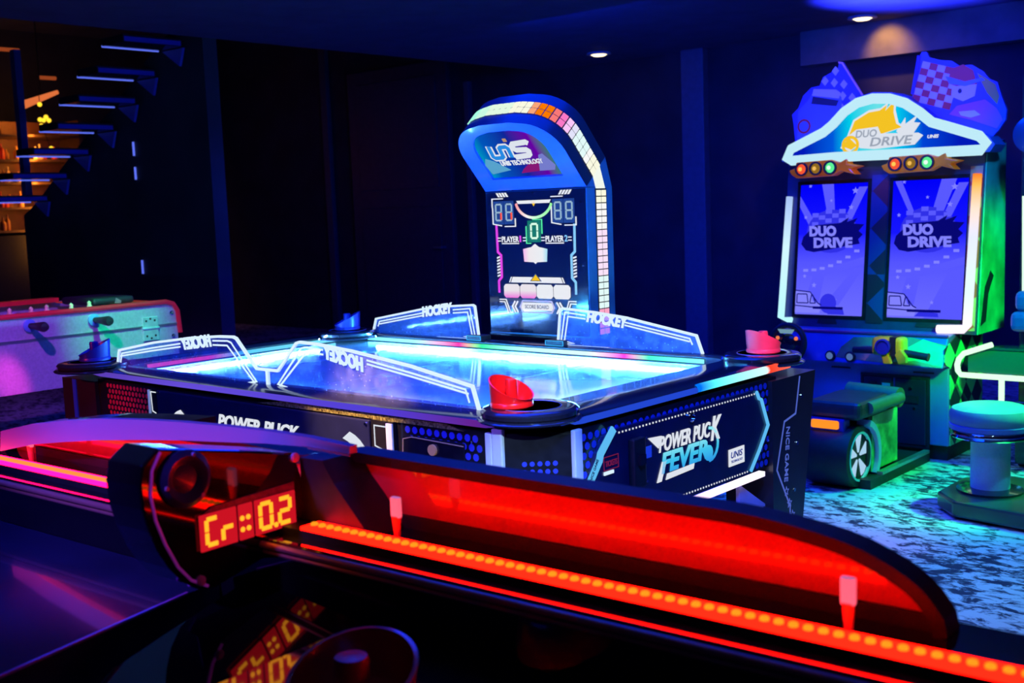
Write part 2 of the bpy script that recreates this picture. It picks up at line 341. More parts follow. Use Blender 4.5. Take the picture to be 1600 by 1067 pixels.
def guard2(poly, y, th, lines, tx, mirror):
    g = obj('guard_panel', MB().prism(poly, (0, y, 0), (1,0,0), (0,0,1), (0, th, 0)), ACR, T)
    ed = MB().strip(poly, .0075, (0, y - .0012, 0), (1,0,0), (0,0,1), (0, th + .0024, 0))
    obj('edge_light', ed, WEDG, g)
    for l in lines: obj('engraved_line', MB().strip(l, .0052, (0, y - .0015, 0), (1,0,0), (0,0,1), (0, .0014, 0)), WEDG, g)
    (x, z), (ux, uz), w, h = tx
    u = Vector((ux, 0, uz)).normalized(); v = Vector((-u.z, 0, u.x))
    text('lettering', 'HOCKEY', WEDG, g, (x, y - .0045, z), u, v, w, h, (0, .003, 0), bold=.05, shear=.2, mirror=mirror)
guard2(nl, -.538, .006, [n1, n2, n1b, n2b], ((-.482, .992), (1, .12), .17, .040), True)
guard2(mx_(nl)[::-1], -.538, .006, [mx_(l) for l in (n1, n2, n1b, n2b)], ((.216, 1.008), (1, -.17), .17, .040), True)
fl = [(-.832, .91), (-.808, .972), (-.532, 1.020), (-.40, 1.034), (-.262, 1.043), (-.252, 1.038), (-.236, .912)]
f1 = [(-.795, .942), (-.785, .962), (-.53, 1.005)]; f2 = [(-.785, .952), (-.53, .995)]; f3 = [(-.365, 1.022), (-.275, 1.030), (-.252, .918), (-.315, .922), (-.262, .93)]; f4 = [(-.365, 1.010), (-.288, 1.016), (-.268, .925)]
guard2(fl + [(-.832, .91)], .567, .006, [f1, f2, f3, f4], ((-.53, .988), (1, .13), .17, .042), False)
guard2(mx_(fl + [(-.832, .91)]), .567, .006, [mx_(l) for l in (f1, f2, f3, f4)], ((.278, 1.000), (1, -.10), .175, .042), False)
for x0, x1 in ((-.279, -.204), (.105, .19)):
    cl = obj('guard_clamp', MB().box(x0, x1, .545, .60, .912, .932), BLM, T, bevel=.003)
    obj('clamp_edge', MB().strip([(x0+.003, .914), (x1-.003, .914), (x1-.003, .930), (x0+.003, .930)], .0022, (0, .5435, 0), (1,0,0), (0,0,1), (0, .0015, 0), True), CYAN, cl)
# corner mallet rests
for cx, cy in ((.935, -.505), (.955, .56), (-.985, -.575), (-.885, .48)):
    d = obj('mallet_rest', MB().lathe([(.1, .90), (.125, .902), (.128, .906), (.122, .910), (.113, .911), (.117, .915), (.118, .924), (.112, .930), (.102, .932), (.075, .932), (.072, .928), (0, .928)], (cx, cy, 0), 40), BLR, T, smooth=True)
    obj('recess_ring', MB().lathe([(.0735, .932), (.075, .9332), (.0765, .932)], (cx, cy, 0), 40), ALU, d, smooth=True)
# right end: ticket door panel
HX = MB()
def dots(pred, y0, y1, z0, z1, step=.026, r=.0095, plane='x'):
    k = 0; z = z0
    while z < z1:
        y = y0 + (step/2 if k % 2 else 0)
        while y < y1:
            if pred(y, z):
                if plane == 'x': HX.prism([(y + r*math.cos(PI*i/4+.4), z + r*math.sin(PI*i/4+.4)) for i in range(8)], (1.0455, 0, 0), (0,1,0), (0,0,1), (.001, 0, 0))
                else: HX.prism([(y + r*math.cos(PI*i/4+.4), z + r*math.sin(PI*i/4+.4)) for i in range(8)], (0, -.5905, 0), (1,0,0), (0,0,1), (0, -.001, 0))
            y += step
        z += step*.87; k += 1
pan = [(-.337, .858), (-.375, .85), (-.41, .812), (-.442, .745), (-.409, .690), (-.36, .632), (.293, .621), (.352, .68), (.406, .741), (.36, .835), (.339, .856)]
def inside(y, z, P=pan):
    c = False
    for i in range(len(P)):
        (a, b), (p, q) = P[i-1], P[i]
        if (b > z) != (q > z) and y < (p-a)*(z-b)/(q-b)+a: c = not c
    return c
dots(lambda y, z: not inside(y*1.04, .745+(z-.745)*1.04), -.47, .47, .63, .868)
obj('honeycomb_mesh', HX, DIMB, T, kind='stuff')
ep = obj('ticket_door', MB().prism(pan, (1.0455, 0, 0), (0,1,0), (0,0,1), (.012, 0, 0)), mat('door_navy', (.012, .016, .06), .3, coat=.4, noise=.2), T)
XP = 1.0578
dt = MB()
for a, b, n in (((-.32, .848), (.33, .846), 46), ((-.11, .634), (.285, .629), 30)):
    for i in range(n):
        y = a[0] + (b[0]-a[0])*i/(n-1); z = a[1] + (b[1]-a[1])*i/(n-1); dt.box(XP, XP+.001, y-.0022, y+.0022, z-.0022, z+.0022)
obj('dotted_border', dt, WPRT, ep, kind='stuff')
TEAL = glow('teal_light', (.12, .55, 1), .9)
obj('side_light', MB().strip([(-.345, .862), (-.40, .81), (-.405, .795), (-.445, .748), (-.415, .69), (-.37, .64)], .02, (XP, 0, 0), (0,1,0), (0,0,1), (.006, 0, 0)), TEAL, ep, label='teal light strip')
obj('side_light', MB().strip([(.338, .852), (.352, .83), (.365, .825), (.402, .745), (.35, .68), (.30, .628)], .008, (XP, 0, 0), (0,1,0), (0,0,1), (.006, 0, 0)), TEAL, ep)
text('lettering', 'NICE GAME', NAVY, ep, (XP+.0065, -.442, .752), Vector((0, .55, .83)), Vector((0, -.83, .55)), .055, .009, (.0006, 0, 0), bold=.02)
Y, Z = Vector((0, 1, 0)), Vector((0, 0, 1))
CYT = ramp_glow('fever_cyan', 'Z', .69, .77, [(0, (.02, .25, .8)), (.6, (.05, .55, .85)), (1, (.25, .8, .9))], 1)
text('lettering', 'POWER PUC', WPRT, ep, (XP, -.152, .765), Y, Z, .245, .042, (.002, 0, 0), bold=.02, shear=.25)
text('lettering', 'K', WPRT, ep, (XP, .095, .752), Y, Z, .055, .066, (.002, 0, 0), bold=.03, shear=.3)
text('lettering', 'FEVER', CYT, ep, (XP, -.145, .708), Y, Z, .225, .054, (.002, 0, 0), bold=.03, shear=.2)
for P_ in ([(-.20, .812), (-.14, .808), (-.155, .778)], [(-.125, .690), (.005, .694), (.01, .708), (-.118, .705)], [(-.165, .69), (-.145, .69), (-.12, .74), (-.14, .74)]): obj('logo_trim', MB().prism(P_, (XP, 0, 0), Y, Z, (.002, 0, 0)), WPRT, ep)
sw = [(.085 + .045*math.cos(a), .745 + .045*math.sin(a)) for a in [PI*(-.5 + i*.1) for i in range(11)]]
obj('logo_puck', MB().strip(sw, .008, (XP, 0, 0), Y, Z, (.002, 0, 0)).prism([(.082 + .02*math.cos(PI*i/6), .722 + .022*math.sin(PI*i/6)) for i in range(12)], (XP, 0, 0), Y, Z, (.0025, 0, 0)), CYT, ep)
bd = obj('badge', MB().box(XP, XP+.002, .185, .268, .662, .71), WPRT, ep)
text('lettering', 'UNIS', mat('badge_ink', (.01, .12, .3), .5), bd, (XP+.002, .195, .684), Y, Z, .062, .018, (.0006, 0, 0), bold=.02, shear=.2)
text('lettering', 'TECHNOLOGY', bpy.data.materials['badge_ink'], bd, (XP+.002, .195, .671), Y, Z, .062, .007, (.0006, 0, 0), bold=.02)
obj('lock', MB().lathe([(.013, 0), (.013, .006), (.009, .009), (.009, .004), (0, .004)], (XP, -.003, .834), 16, 'x'), CHR, ep, smooth=True)
cm = obj('coin_slot', MB().box(XP, XP+.02, -.285, -.235, .70, .825), BLM, ep, bevel=.004)
obj('reject_button', MB().box(XP+.02, XP+.03, -.272, -.25, .76, .785), BLK, cm)
for z in (.815, .705): obj('screw', MB().cyl((XP, -.21, z), (XP+.004, -.21, z), .004, n=8), CHR, ep)
obj('sticker', MB().box(XP, XP+.001, -.225, -.185, .762, .792), mat('pale_sticker', (.35, .4, .8), .5), ep)
tk = obj('ticket_label', MB().strip([(-.384, .765), (-.326, .765), (-.326, .797), (-.384, .797)], .002, (XP, 0, 0), Y, Z, (.001, 0, 0), True), glow('red_print', (.35, .02, .12), .5), ep)
text('lettering', 'TICKETS', bpy.data.materials['red_print'], tk, (XP, -.378, .773), Y, Z, .047, .014, (.001, 0, 0), bold=.01)
obj('ticket_slot', MB().box(XP, XP+.003, -.386, -.348, .754, .762), WEDG, ep)
obj('light_bar', MB().box(1.03, 1.05, -.42, .40, .592, .606), ramp_glow('pink_bar', 'Y', -.4, .4, [(0, (.7, .1, 1)), (.5, (1, .7, 1)), (1, (.9, .8, 1))], 1.6), T, label='white and pink light bar under the ticket door')
obj('edge_light_bar', MB().tube([(1.042, y, .901) for y in (.06, .2, .35, .45, .56)], .012, 8), ramp_glow('lip_bar', 'Y', .06, .58, [(0, (.0, .15, .8)), (.15, (.1, .9, .9)), (.68, (.6, 1, 1)), (.72, (1, .05, .02)), (1, (1, .15, .1))], 1.2, False), T, smooth=True, label='cyan and red light in the rail lip')
LIP = [(-.97, -.583), (-.90, -.597), (-.6, -.598), (0, -.598), (.6, -.598), (.86, -.597), (.93, -.583), (.985, -.55), (1.022, -.50), (1.040, -.44), (1.042, -.30), (1.042, .05)]
obj('lip_light', MB().tube([(x, y, .896) for x, y in LIP], .0085, 8), ramp_glow('lip_violet', 'X', -1.0, 1.05, [(0, (.12, .05, .5)), (.3, (.16, .09, .85)), (.75, (.10, .06, .85)), (.90, (.16, .02, .35)), (.95, (.01, .02, .5)), (1, (.02, .08, .8))], .8), T, smooth=True, label='violet light in the rail lip')
# near long side
HX = MB(); dots(lambda y, z: True, -.865, -.60, .64, .872, .021, .0078, 'y')
obj('red_mesh', HX, mat('red_dot', (.65, .03, .05), .5, noise=.1), T, kind='stuff')
HX = MB(); dots(lambda y, z: True, .60, .86, .63, .868, .026, .0095, 'y')
obj('blue_mesh', HX, mat('blue_dot_side', (.04, .06, .5), .5, em=(0, .0, .3), es=.15), T, kind='stuff')
sp = obj('side_panel', MB().box(-.555, .465, -.602, -.59, .63, .868), bpy.data.materials['door_navy'], T, bevel=.004)
X, nY = Vector((1, 0, 0)), (0, -.002, 0)
text('lettering', 'POWER PUCK', WPRT, sp, (-.215, -.602, .782), X, Z, .39, .042, nY, bold=.03, shear=.25)
text('lettering', 'FEVER', WPRT, sp, (-.15, -.602, .71), X, Z, .26, .05, nY, bold=.03, shear=.25)
def crescent(cx, cz, r, s):
    a = [(cx + s*r*math.cos(t), cz + r*math.sin(t)) for t in [math.radians(-55 + 12*i) for i in range(12)]]
    b = [(cx - s*.28*r + s*r*1.02*math.cos(t), cz - .12*r + r*.93*math.sin(t)) for t in [math.radians(77 - 12*i) for i in range(12)]]
    return a + b
obj('logo_moon', MB().prism(crescent(.365, .728, .105, 1), (0, -.602, 0), X, Z, nY), WPRT, sp)
obj('logo_moon', MB().prism(crescent(-.39, .715, .105, -1), (0, -.602, 0), X, Z, nY), WPRT, sp)
obj('gold_reflection', MB().prism([(-.02, .872), (.80, .872), (.74, .884), (.1, .886)], (0, -.592, 0), X, Z, (0, -.004, 0)), mat('gold_glint_paint', (.9, .55, .15), .3, metal=.7, noise=.9, nscale=160, bump=.6), T, label='gold reflection painted on a strip under the rail')  # flecked gold colour stands in for a reflected sparkle
for x0, x1, s in ((-.587, -.545, 1), (.477, .560, -1)):
    dc = obj('decal_strip', MB().box(x0, x1, -.604, -.59, .63, .872), BLK, T)
    xa = x0 if s > 0 else x1 - .022
    obj('decal_edge', MB().box(xa, xa + (.008 if s > 0 else .022), -.609, -.604, .63, .868), mat('pale_trim', (.6, .65, .7), .3, em=(.4, .6, .8), es=.25), dc)
    L1 = [(x1-.028, .858), (x0+.012, .858), (x0+.012, .805), (x0+.038, .798), (x0+.038, .77)] if s < 0 else [(x1, .862), (x0+.012, .862), (x0+.016, .80), (x1-.008, .795), (x1-.008, .77)]
    obj('decal_line', MB().strip(L1, .0035, (0, -.604, 0), X, Z, (0, -.001, 0)), WPRT, dc)
    text('lettering', 'NICE GAME', WPRT, dc, (x0+.03 if s < 0 else x0+.026, -.605, .765), Vector((0, 0, -1)), X, .12, .02, (0, -.001, 0), bold=.02)
sd = obj('service_door', MB().box(.585, .80, -.596, -.59, .64, .842), BLK, T, bevel=.012)
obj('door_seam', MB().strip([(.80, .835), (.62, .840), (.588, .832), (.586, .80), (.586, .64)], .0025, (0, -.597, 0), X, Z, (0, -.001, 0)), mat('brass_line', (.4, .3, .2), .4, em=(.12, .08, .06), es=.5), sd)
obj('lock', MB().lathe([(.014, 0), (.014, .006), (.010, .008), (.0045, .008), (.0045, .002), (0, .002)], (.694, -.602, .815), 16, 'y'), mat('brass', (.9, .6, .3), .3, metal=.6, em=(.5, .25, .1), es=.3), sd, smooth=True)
for x, z in ((.455, .858), (-.53, .862), (.83, .85), (.838, .79)):
    obj('screw', MB().cyl((x, -.602, z), (x, -.606, z), .0042, n=10), CHR, T)
for y, z in ((-.457, .852), (-.462, .797), (.44, .855), (.435, .79), (.43, .69)):
    obj('screw', MB().cyl((1.045, y, z), (1.050, y, z), .0042, n=10), CHR, T)
# near corner with speaker between two aluminium posts
a, b = Vector((.926, -.59, 0)), Vector((1.045, -.48, 0)); e = (b - a).normalized(); nn = Vector((e.y, -e.x, 0))
PAL = mat('pale_post', (.62, .66, .7), .35, noise=.06)
obj('corner_post', MB().box(.876, .897, -.604, -.59, .02, .878), PAL, T, bevel=.003)
obj('corner_post', MB().prism([(0, 0), (.032, 0), (.032, .87), (0, .87)], (.898, -.604, .02), X, Z, (0, .014, 0)), PAL, T, bevel=.003)
obj('corner_post', MB().box(1.045, 1.058, -.492, -.462, .02, .882), PAL, T, bevel=.003)
cp = obj('corner_panel', MB().prism([(0, .0), (.162, .0), (.162, .872), (0, .872)], a, e, Z, nn*.006), BLK, T)
sg = MB()
for i in range(5):
    for j in range(9):
        c = a + e*(.045 + .018*i) + Z*(.805 - .019*j) + nn*.006; sg.cyl(c, c + nn*.001, .0062, n=8)
obj('speaker_grille', sg, DIMB, cp, kind='stuff')
# legs
def leg(poly, z1, m=BLK, taper=0):
    b = MB(); lo = [(x - taper*x/abs(x)*.6, y - taper*y/abs(y)) for x, y in poly]
    n = len(poly); b.add([(x, y, 0) for x, y in lo] + [(x, y, z1) for x, y in poly], [list(range(n))[::-1], list(range(n, 2*n))] + [(i, (i+1) % n, n+(i+1) % n, n+i) for i in range(n)])
    return obj('leg', b, m, T)
LB = mat('leg_black', (.03, .022, .026), .3, coat=.2, noise=.15)
r_leg = leg([(.90, .43), (1.06, .43), (1.06, .70), (.90, .70)], .868, LB, .0)
r_leg.data.vertices[2].co.y -= .17; r_leg.data.vertices[3].co.y -= .17
l_leg = leg([(-1.16, -.60), (-.935, -.60), (-.90, -.48), (-1.02, -.40), (-1.13, -.46)], .868, LB, .0)
leg([(.87, -.58), (.93, -.58), (1.03, -.48), (1.03, -.40), (.87, -.40)], .62, LB)
leg([(-1.03, .40), (-.85, .40), (-.85, .60), (-1.0, .60)], .868, LB)
obj('decal_line', MB().strip([(.598, .862), (.570, .752), (.500, .738), (.452, .60), (.53, .475), (.515, .10)], .006, (1.0602, 0, 0), Y, Z, (.001, 0, 0)), glow('blue_line', (.12, .2, .9), .6), r_leg)
text('lettering', 'NICE GAME', bpy.data.materials['blue_line'], r_leg, (1.0602, .512, .720), Vector((0, -.10, -1)).normalized(), Vector((0, 1, -.10)).normalized(), .165, .022, (.001, 0, 0), bold=.01)
for i in range(3):
    c = (.508 + .018*i, .525 - .04*i); st = []
    for k in range(10):
        r = .014 if k % 2 == 0 else .006; st.append((c[0] + r*math.sin(PI*k/5), c[1] + r*math.cos(PI*k/5)))
    obj('star', MB().strip(st, .0022, (1.0602, 0, 0), Y, Z, (.001, 0, 0), True), bpy.data.materials['blue_line'], r_leg)
for y, z in ((.605, .80), (.575, .66), (.555, .52)): obj('screw', MB().cyl((1.06, y, z), (1.064, y, z), .006, n=10), CHR, r_leg)
obj('leg_groove', MB().box(-1.085, -1.062, -.603, -.60, .3, .866), mat('groove_blue', (.03, .06, .5), .3, em=(0, .01, .35), es=.3), l_leg)
GUS = mat('lilac_plate', (.5, .42, .85), .35, noise=.08)
gs = obj('gusset', MB().prism([(.285, .588), (.43, .50), (.43, .10), (.285, .10)], (1.02, 0, 0), Y, Z, (.012, 0, 0)), GUS, T)
obj('bolt', MB().cyl((1.032, .41, .49), (1.04, .41, .49), .008, n=10), CHR, gs)
obj('base_frame', MB().box(-.95, .95, -.42, .42, .08, .20), BLM, T)

# ------------------------------------------------------------------ mallets
def mallet(name, lb, loc, m, rz_, group, s=1.0, knob=None, sz=None):
    t = thing(name, lb, 'mallet', (0, 0, 0), group); t.location = loc; t.rotation_euler = (0, 0, rz_); t.scale = (s, s, sz or s)
    n = 40; prof = [(0, 0), (.049, 0), (.0515, .003), (.0515, .012), (.0500, .014), (.0505, 'o'), (.0535, 'r'), (.0500, 'r'), (.0440, 'i'), (.040, .012), (0, .012)]
    vs = []
    for r, z in prof:
        for j in range(n):
            a = 2*PI*j/n; h = .047 + .026*math.cos(a)
            zz = {'o': .02, 'r': h, 'i': .02}.get(z, z) if isinstance(z, str) else z
            vs.append((r*math.cos(a), r*math.sin(a), zz))
    fs = []
    for i in range(len(prof)-1): fs += [(i*n+j, i*n+(j+1) % n, (i+1)*n+(j+1) % n, (i+1)*n+j) for j in range(n)]
    obj('bowl', MB().add(vs, fs), m, t, smooth=True)
    obj('knob', MB().lathe([(.016, .01), (.0145, .03), (.0145, .062), (.013, .066), (.0, .067)], (0,0,0), 20), knob or m, t, smooth=True)
    return t
g4 = 'mallets resting on the corners of the lit table'
mallet('air_hockey_mallet', 'bright red mallet with slanted rim resting on the nearest table corner', (.905, -.535, .932), REDP, math.radians(183), g4)
mallet('air_hockey_mallet', 'pink lit mallet on the right table corner before the steering wheel', (.957, .565, .932), PNKP, math.radians(250), g4)
mallet('air_hockey_mallet', 'dark blue mallet on the left table corner in front of the metal foosball side', (-.985, -.565, .932), BLUP, math.radians(60), g4)
mallet('air_hockey_mallet', 'dim blue mallet on the farthest table corner beside the dark wall', (-.895, .49, .932), BLUP, math.radians(50), g4)
YEL_ = glow('logo_orange', (.6, .35, .2), .8)
# ------------------------------------------------------------------ score tower behind the table
OFF = Vector((0, 0, 0))
tw = thing('score_tower', 'tall score tower with blue hood and rainbow light cells standing behind the lit table', 'scoreboard')
TX0, TX1, TY = -.294, .191, .70
HOODB = mat('hood_blue', (.05, .16, .75), .25, coat=.5, noise=.05)
SIDE = mat('tower_side', (.06, .24, .42), .35, noise=.1); SHEL = mat('hood_shell_navy', (.012, .03, .08), .3, noise=.1)  # teal side colour includes the glow of the light cells
obj('cabinet', MB().prism([(TX0, 0), (TX1, 0), (TX1, 1.46), (TX0, 1.46)], (0, TY, 0), X, Z, (0, .15, 0)), SIDE, tw)
bd = obj('score_board', MB().box(TX0+.004, TX1-.004, TY-.004, TY, .93, 1.458), mat('board_black', (.008, .008, .03), .12, coat=.6), tw)
obj('lower_front', MB().box(TX0, TX1, TY-.006, TY, .02, .925), BLK, tw)
# slanted hood: its face leans forward over the board
hu = Vector((0, -.67, .742)).normalized(); hb = Vector((0, .742, .67)).normalized(); HO = Vector((0, TY, 1.464)); xm = (TX0+TX1)/2; hw = (TX1-TX0)/2
HR = .135
fo = [(-hw, 0), (hw, 0)] + [(hw, .165)] + [((hw-HR) + HR*math.cos(a), .165 + .135*math.sin(a)) for a in [PI/16*i for i in range(1, 8)]]
fo += [(.07, .309), (-.07, .309)] + [(-(hw-HR) - HR*math.cos(a), .165 + .135*math.sin(a)) for a in [PI/16*i for i in range(7, 0, -1)]] + [(-hw, .165)]
OX = Vector((xm, 0, 0))
def hp(p, d=0): return HO + OX + X*p[0] + hu*p[1] + hb*d
hood = MB(); k = len(fo)
inn = [(p[0]*.70 + .0, .055 + p[1]*.71) for p in fo]
hood.add([hp(p) for p in fo] + [hp(p) for p in inn] + [hp(p, .012) for p in inn], [(i, (i+1) % k, k+(i+1) % k, k+i) for i in range(k)] + [(k+i, k+(i+1) % k, 2*k+(i+1) % k, 2*k+i) for i in range(k)])
obj('hood_frame', hood, HOODB, tw)
rim = MB(); rim.add([hp(p) for p in fo] + [hp(p, .155) for p in fo], [(i, (i+1) % k, k+(i+1) % k, k+i) for i in range(1, k)] + [list(range(k, 2*k))])
obj('hood_shell', rim, SHEL, tw, smooth=True)
obj('hood_gusset', MB().add([(TX1, TY+.15, 1.46), (TX1, TY, 1.462), tuple(hp((hw, 0), .155)), (TX0, TY+.15, 1.46), (TX0, TY, 1.462), tuple(hp((-hw, 0), .155))], [(0, 1, 2), (3, 5, 4), (0, 2, 5, 3)]), SIDE, tw)
mq = obj('marquee', MB().add([hp(p, .011) for p in inn], [list(range(k))]), ramp_glow('marquee_print', 'X', -.26, .13, [(0, (.0, .5, .6)), (.22, (.0, .10, .55)), (.55, (.005, .02, .35)), (.8, (.15, .0, .4)), (1, (.0, .3, .12))], .9), tw)
mo = hp((0, 0), .009)
LB_ = glow('logo_blue', (.02, .25, .75), 1)
def lgo(name, m, pts, w, d): return obj(name, MB().strip(pts, w, mo - X*.005, X, hu, -hb*d), m, mq)
def sk(P): return [(x + (y-.17)*.12, y) for x, y in P]
for P in ([(-.098, .205), (-.098, .157), (-.090, .150), (-.058, .150), (-.050, .157), (-.050, .185)], [(-.050, .150), (-.050, .192), (-.042, .198), (-.018, .198), (-.010, .190), (-.010, .148)]):
    lgo('logo_outline', WPRT, sk(P), .030, .0012); lgo('logo_letter', LB_, sk(P), .017, .002)
lgo('logo_outline', WPRT, sk([(.092, .205), (.084, .212), (.022, .208), (.014, .200), (.016, .186), (.024, .180), (.072, .178), (.078, .172), (.076, .158), (.068, .152), (.004, .148)]), .022, .0025)
lgo('logo_dot', YEL_, sk([(-.016, .228), (.0, .228)]), .014, .002)
text('lettering', 'UNIS TECHNOLOGY', WPRT, mq, mo - X*.09 + hu*.112, X, hu, .20, .022, -hb*.002, bold=.03)
obj('marquee_wave', MB().prism([(-.16, .075), (-.06, .09), (-.115, .135), (-.15, .15), (-.17, .12)], mo, X, hu, -hb*.001), glow('pale_cyan_print', (.12, .45, .75), .8), mq)
obj('marquee_wave', MB().prism([(.07, .078), (.14, .078), (.155, .10), (.125, .155), (.105, .15), (.09, .12)], mo, X, hu, -hb*.001), glow('violet_print', (.22, .25, .75), .8), mq)
obj('marquee_wave', MB().prism([(-.02, .072), (.08, .078), (.10, .13), (.06, .125), (.0, .09)], mo, X, hu, -hb*.0008), glow('magenta_print', (.3, .01, .22), .8), mq)
# light cells: two rows up the side and over the hood
path = [(Vector((TX1, TY, z)), Vector((0, 1, 0))) for z in (.93, 1.455)]
arc = [(hp(p), hb) for p in fo[1:2] + fo[2:k-5]]
def poly_len(P): return [0] + [sum((P[i+1]-P[i]).length for i in range(j+1)) for j in range(len(P)-1)]
CELLC = [(0, (.8, 1, .85)), (.25, (.9, .9, 1)), (.45, (.95, .9, 1)), (.62, (1, 1, .85)), (.70, (.8, .95, 1)), (.735, (.95, .8, 1)), (.755, (1, .2, .5)), (.785, (1, .1, .05)), (.815, (1, .3, .02)), (.83, (1, 1, .7)), (.93, (.8, 1, .85)), (1, (.3, .95, .85))]
def ccol(t):
    if t < .045: return (1, .12, .22)
    if t < .09: return (1, .45, .55)
    for (a, ca), (b, cb) in zip(CELLC, CELLC[1:]):
        if a <= t <= b: s = (t-a)/(b-a); return tuple(ca[i]*(1-s)+cb[i]*s for i in range(3))
    return CELLC[-1][1]
cellm = {}
def cell(P, Q, e1, e2, d0, d1, out, t):
    c = tuple(round(v*5)/5 for v in ccol(t))
    if c not in cellm: cellm[c] = glow('light_cell_%d' % len(cellm), c, .95)
    a, b, cc, dd = P + e1*d0, P + e1*d1, Q + e2*d1, Q + e2*d0; n = out*.004
    obj('light_cell', MB().add([a, b, cc, dd, a+n, b+n, cc+n, dd+n], [(0,1,2,3), (4,5,6,7), (0,1,5,4), (1,2,6,5), (2,3,7,6), (3,0,4,7)]), cellm[c], tw)
nc = 22; z0, z1 = .93, 1.452
obj('cell_backing', MB().box(TX1-.001, TX1+.002, TY+.048, TY+.1135, .925, 1.456), BLM, tw)
obj('cell_backing', MB().add([p for a_ in fo[1:k-6] for p in (hp((a_[0]*1.002, a_[1]+.0008), .048), hp((a_[0]*1.002, a_[1]+.0008), .1135))], [(2*i, 2*i+2, 2*i+3, 2*i+1) for i in range(len(fo[1:k-6])-1)]), BLM, tw)
for i in range(nc):
    a = z0 + (z1-z0)*i/nc + .0018; b = z0 + (z1-z0)*(i+1)/nc - .0018
    for d0, d1 in ((.053, .0785), (.083, .1085)):
        cell(Vector((TX1, TY, a)), Vector((TX1, TY, b)), Y, Y, d0, d1, X, .62*i/nc)
AP = [p for p, e in arc]; AL = poly_len(AP)
def at(s):
    for i in range(len(AP)-1):
        if AL[i] <= s <= AL[i+1] + 1e-9: return AP[i].lerp(AP[i+1], (s-AL[i])/(AL[i+1]-AL[i]))
    return AP[-1]
na = 24; tot = AL[-1]
for i in range(na):
    a, b = at(tot*i/na + .0022), at(tot*(i+1)/na - .0022); tn = (b-a).normalized(); o_ = tn.cross(hb) ; o_ = o_ if o_.dot(X + Z*.4 - Y*.4) > 0 else -o_
    for d0, d1 in ((.053, .0785), (.083, .1085)): cell(a, b, hb, hb, d0, d1, o_, .62 + .38*(i+.5)/na)
obj('light_cell', MB().add([(TX1+.001, TY+.053, 1.456), (TX1+.001, TY+.1085, 1.456), hp((hw+.001, .004), .1085), hp((hw+.001, .004), .053)], [(0,1,2,3)]), glow('light_cell_bend', (.95, 1, .9), .95), tw)
# printed and lit score display
BY = TY - .0045; n_ = (0, -.0025, 0); bo = (0, BY, 0)
def bs(name, m, *pl, w=.006, closed=False, parent=None):
    for p in pl: r = obj(name, MB().strip(p, w, bo, X, Z, n_, closed), m, parent or bd)
    return r
def bp(name, m, *pl):
    for p in pl: r = obj(name, MB().prism(p, bo, X, Z, n_), m, bd)
    return r
MAG = glow('magenta_light', (.75, .06, .8), 1); LCY = glow('pale_blue_light', (.25, .6, .95), 1); WL = glow('white_light', (.9, .93, 1), .9)
GRN = glow('green_light', (.1, .9, .4), 1); DSEG = glow('pale_segment', (.4, .6, .8), .75); REDS = glow('red_segment', (1, .08, .05), 1); YEL = glow('yellow_print', (1, .6, .02), .9)
SQ = mat('segment_window', (.02, .03, .07), .2, em=(.02, .06, .14), es=.5)
for x0, lit in ((-.252, 1), (.036, 0)):
    for q in range(2):
        xx = x0 + q*.052
        wn = obj('digit_window', MB().box(xx, xx+.05, BY-.001, BY, 1.338, 1.425), SQ, bd)
        obj('digit', segs(MB(), '8', (xx+.009, BY-.001, 1.350), X, Z, .034, .066, .0065, (0, -.0015, 0)), DSEG, wn)
        if lit: obj('lit_segment', segs(MB(), '1', (xx+.009, BY-.0026, 1.350), X, Z, .034, .066, .0075, (0, -.0015, 0), only='c'), REDS, wn)
    bs('digit_frame', WL, [(x0-.006, 1.40), (x0-.006, 1.434), (x0+.05, 1.434)] if lit else [(x0-.006, 1.434), (x0+.05, 1.434)], [(x0+.108, 1.36), (x0+.108, 1.33), (x0+.055, 1.33)], [(x0-.004, 1.40), (x0-.004, 1.34), (x0+.04, 1.333)], w=.004)
for s, xa in ((-1, -.225), (1, .066)):
    bp('hatch_mark', WL, *[[(xa + .014*i - (0 if s > 0 else 0), 1.44), (xa + .014*i + .008, 1.44), (xa + .014*i + .008 + s*.012, 1.462 - .006), (xa + .014*i + s*.012, 1.462 - .006)] for i in range(4)])
bp('arrow_bar', WL, [(-.135, 1.424), (.03, 1.424), (.022, 1.412), (-.127, 1.412)])
bp('arrow', YEL, [(-.064, 1.421), (-.04, 1.421), (-.052, 1.402)])
ar = [(-.052 + .088*math.cos(math.radians(t)), 1.428 - .068*math.sin(math.radians(t)) + 0) for t in range(15, 170, 9)]
obj('dial_arc', MB().strip(ar, .010, bo, X, Z, n_), ramp_glow('dial', 'X', -.14, .04, [(0, (1, .3, .3)), (.3, (.95, .9, .9)), (.6, (.5, 1, .6)), (1, (.3, .9, .3))], 1), bd)
wn = obj('digit_window', MB().box(-.086, -.022, BY-.001, BY, 1.270, 1.350), mat('green_window', (.01, .06, .03), .2, em=(.01, .25, .1), es=.5), bd)
obj('digit', segs(MB(), '0', (-.072, BY-.001, 1.281), X, Z, .038, .06, .008, (0, -.0015, 0)), glow('white_green', (.7, 1, .8), 1), wn)
bs('digit_frame', GRN, [(-.06, 1.353), (-.016, 1.353), (-.016, 1.30)], [(-.092, 1.33), (-.092, 1.266), (-.07, 1.266)], w=.0035)
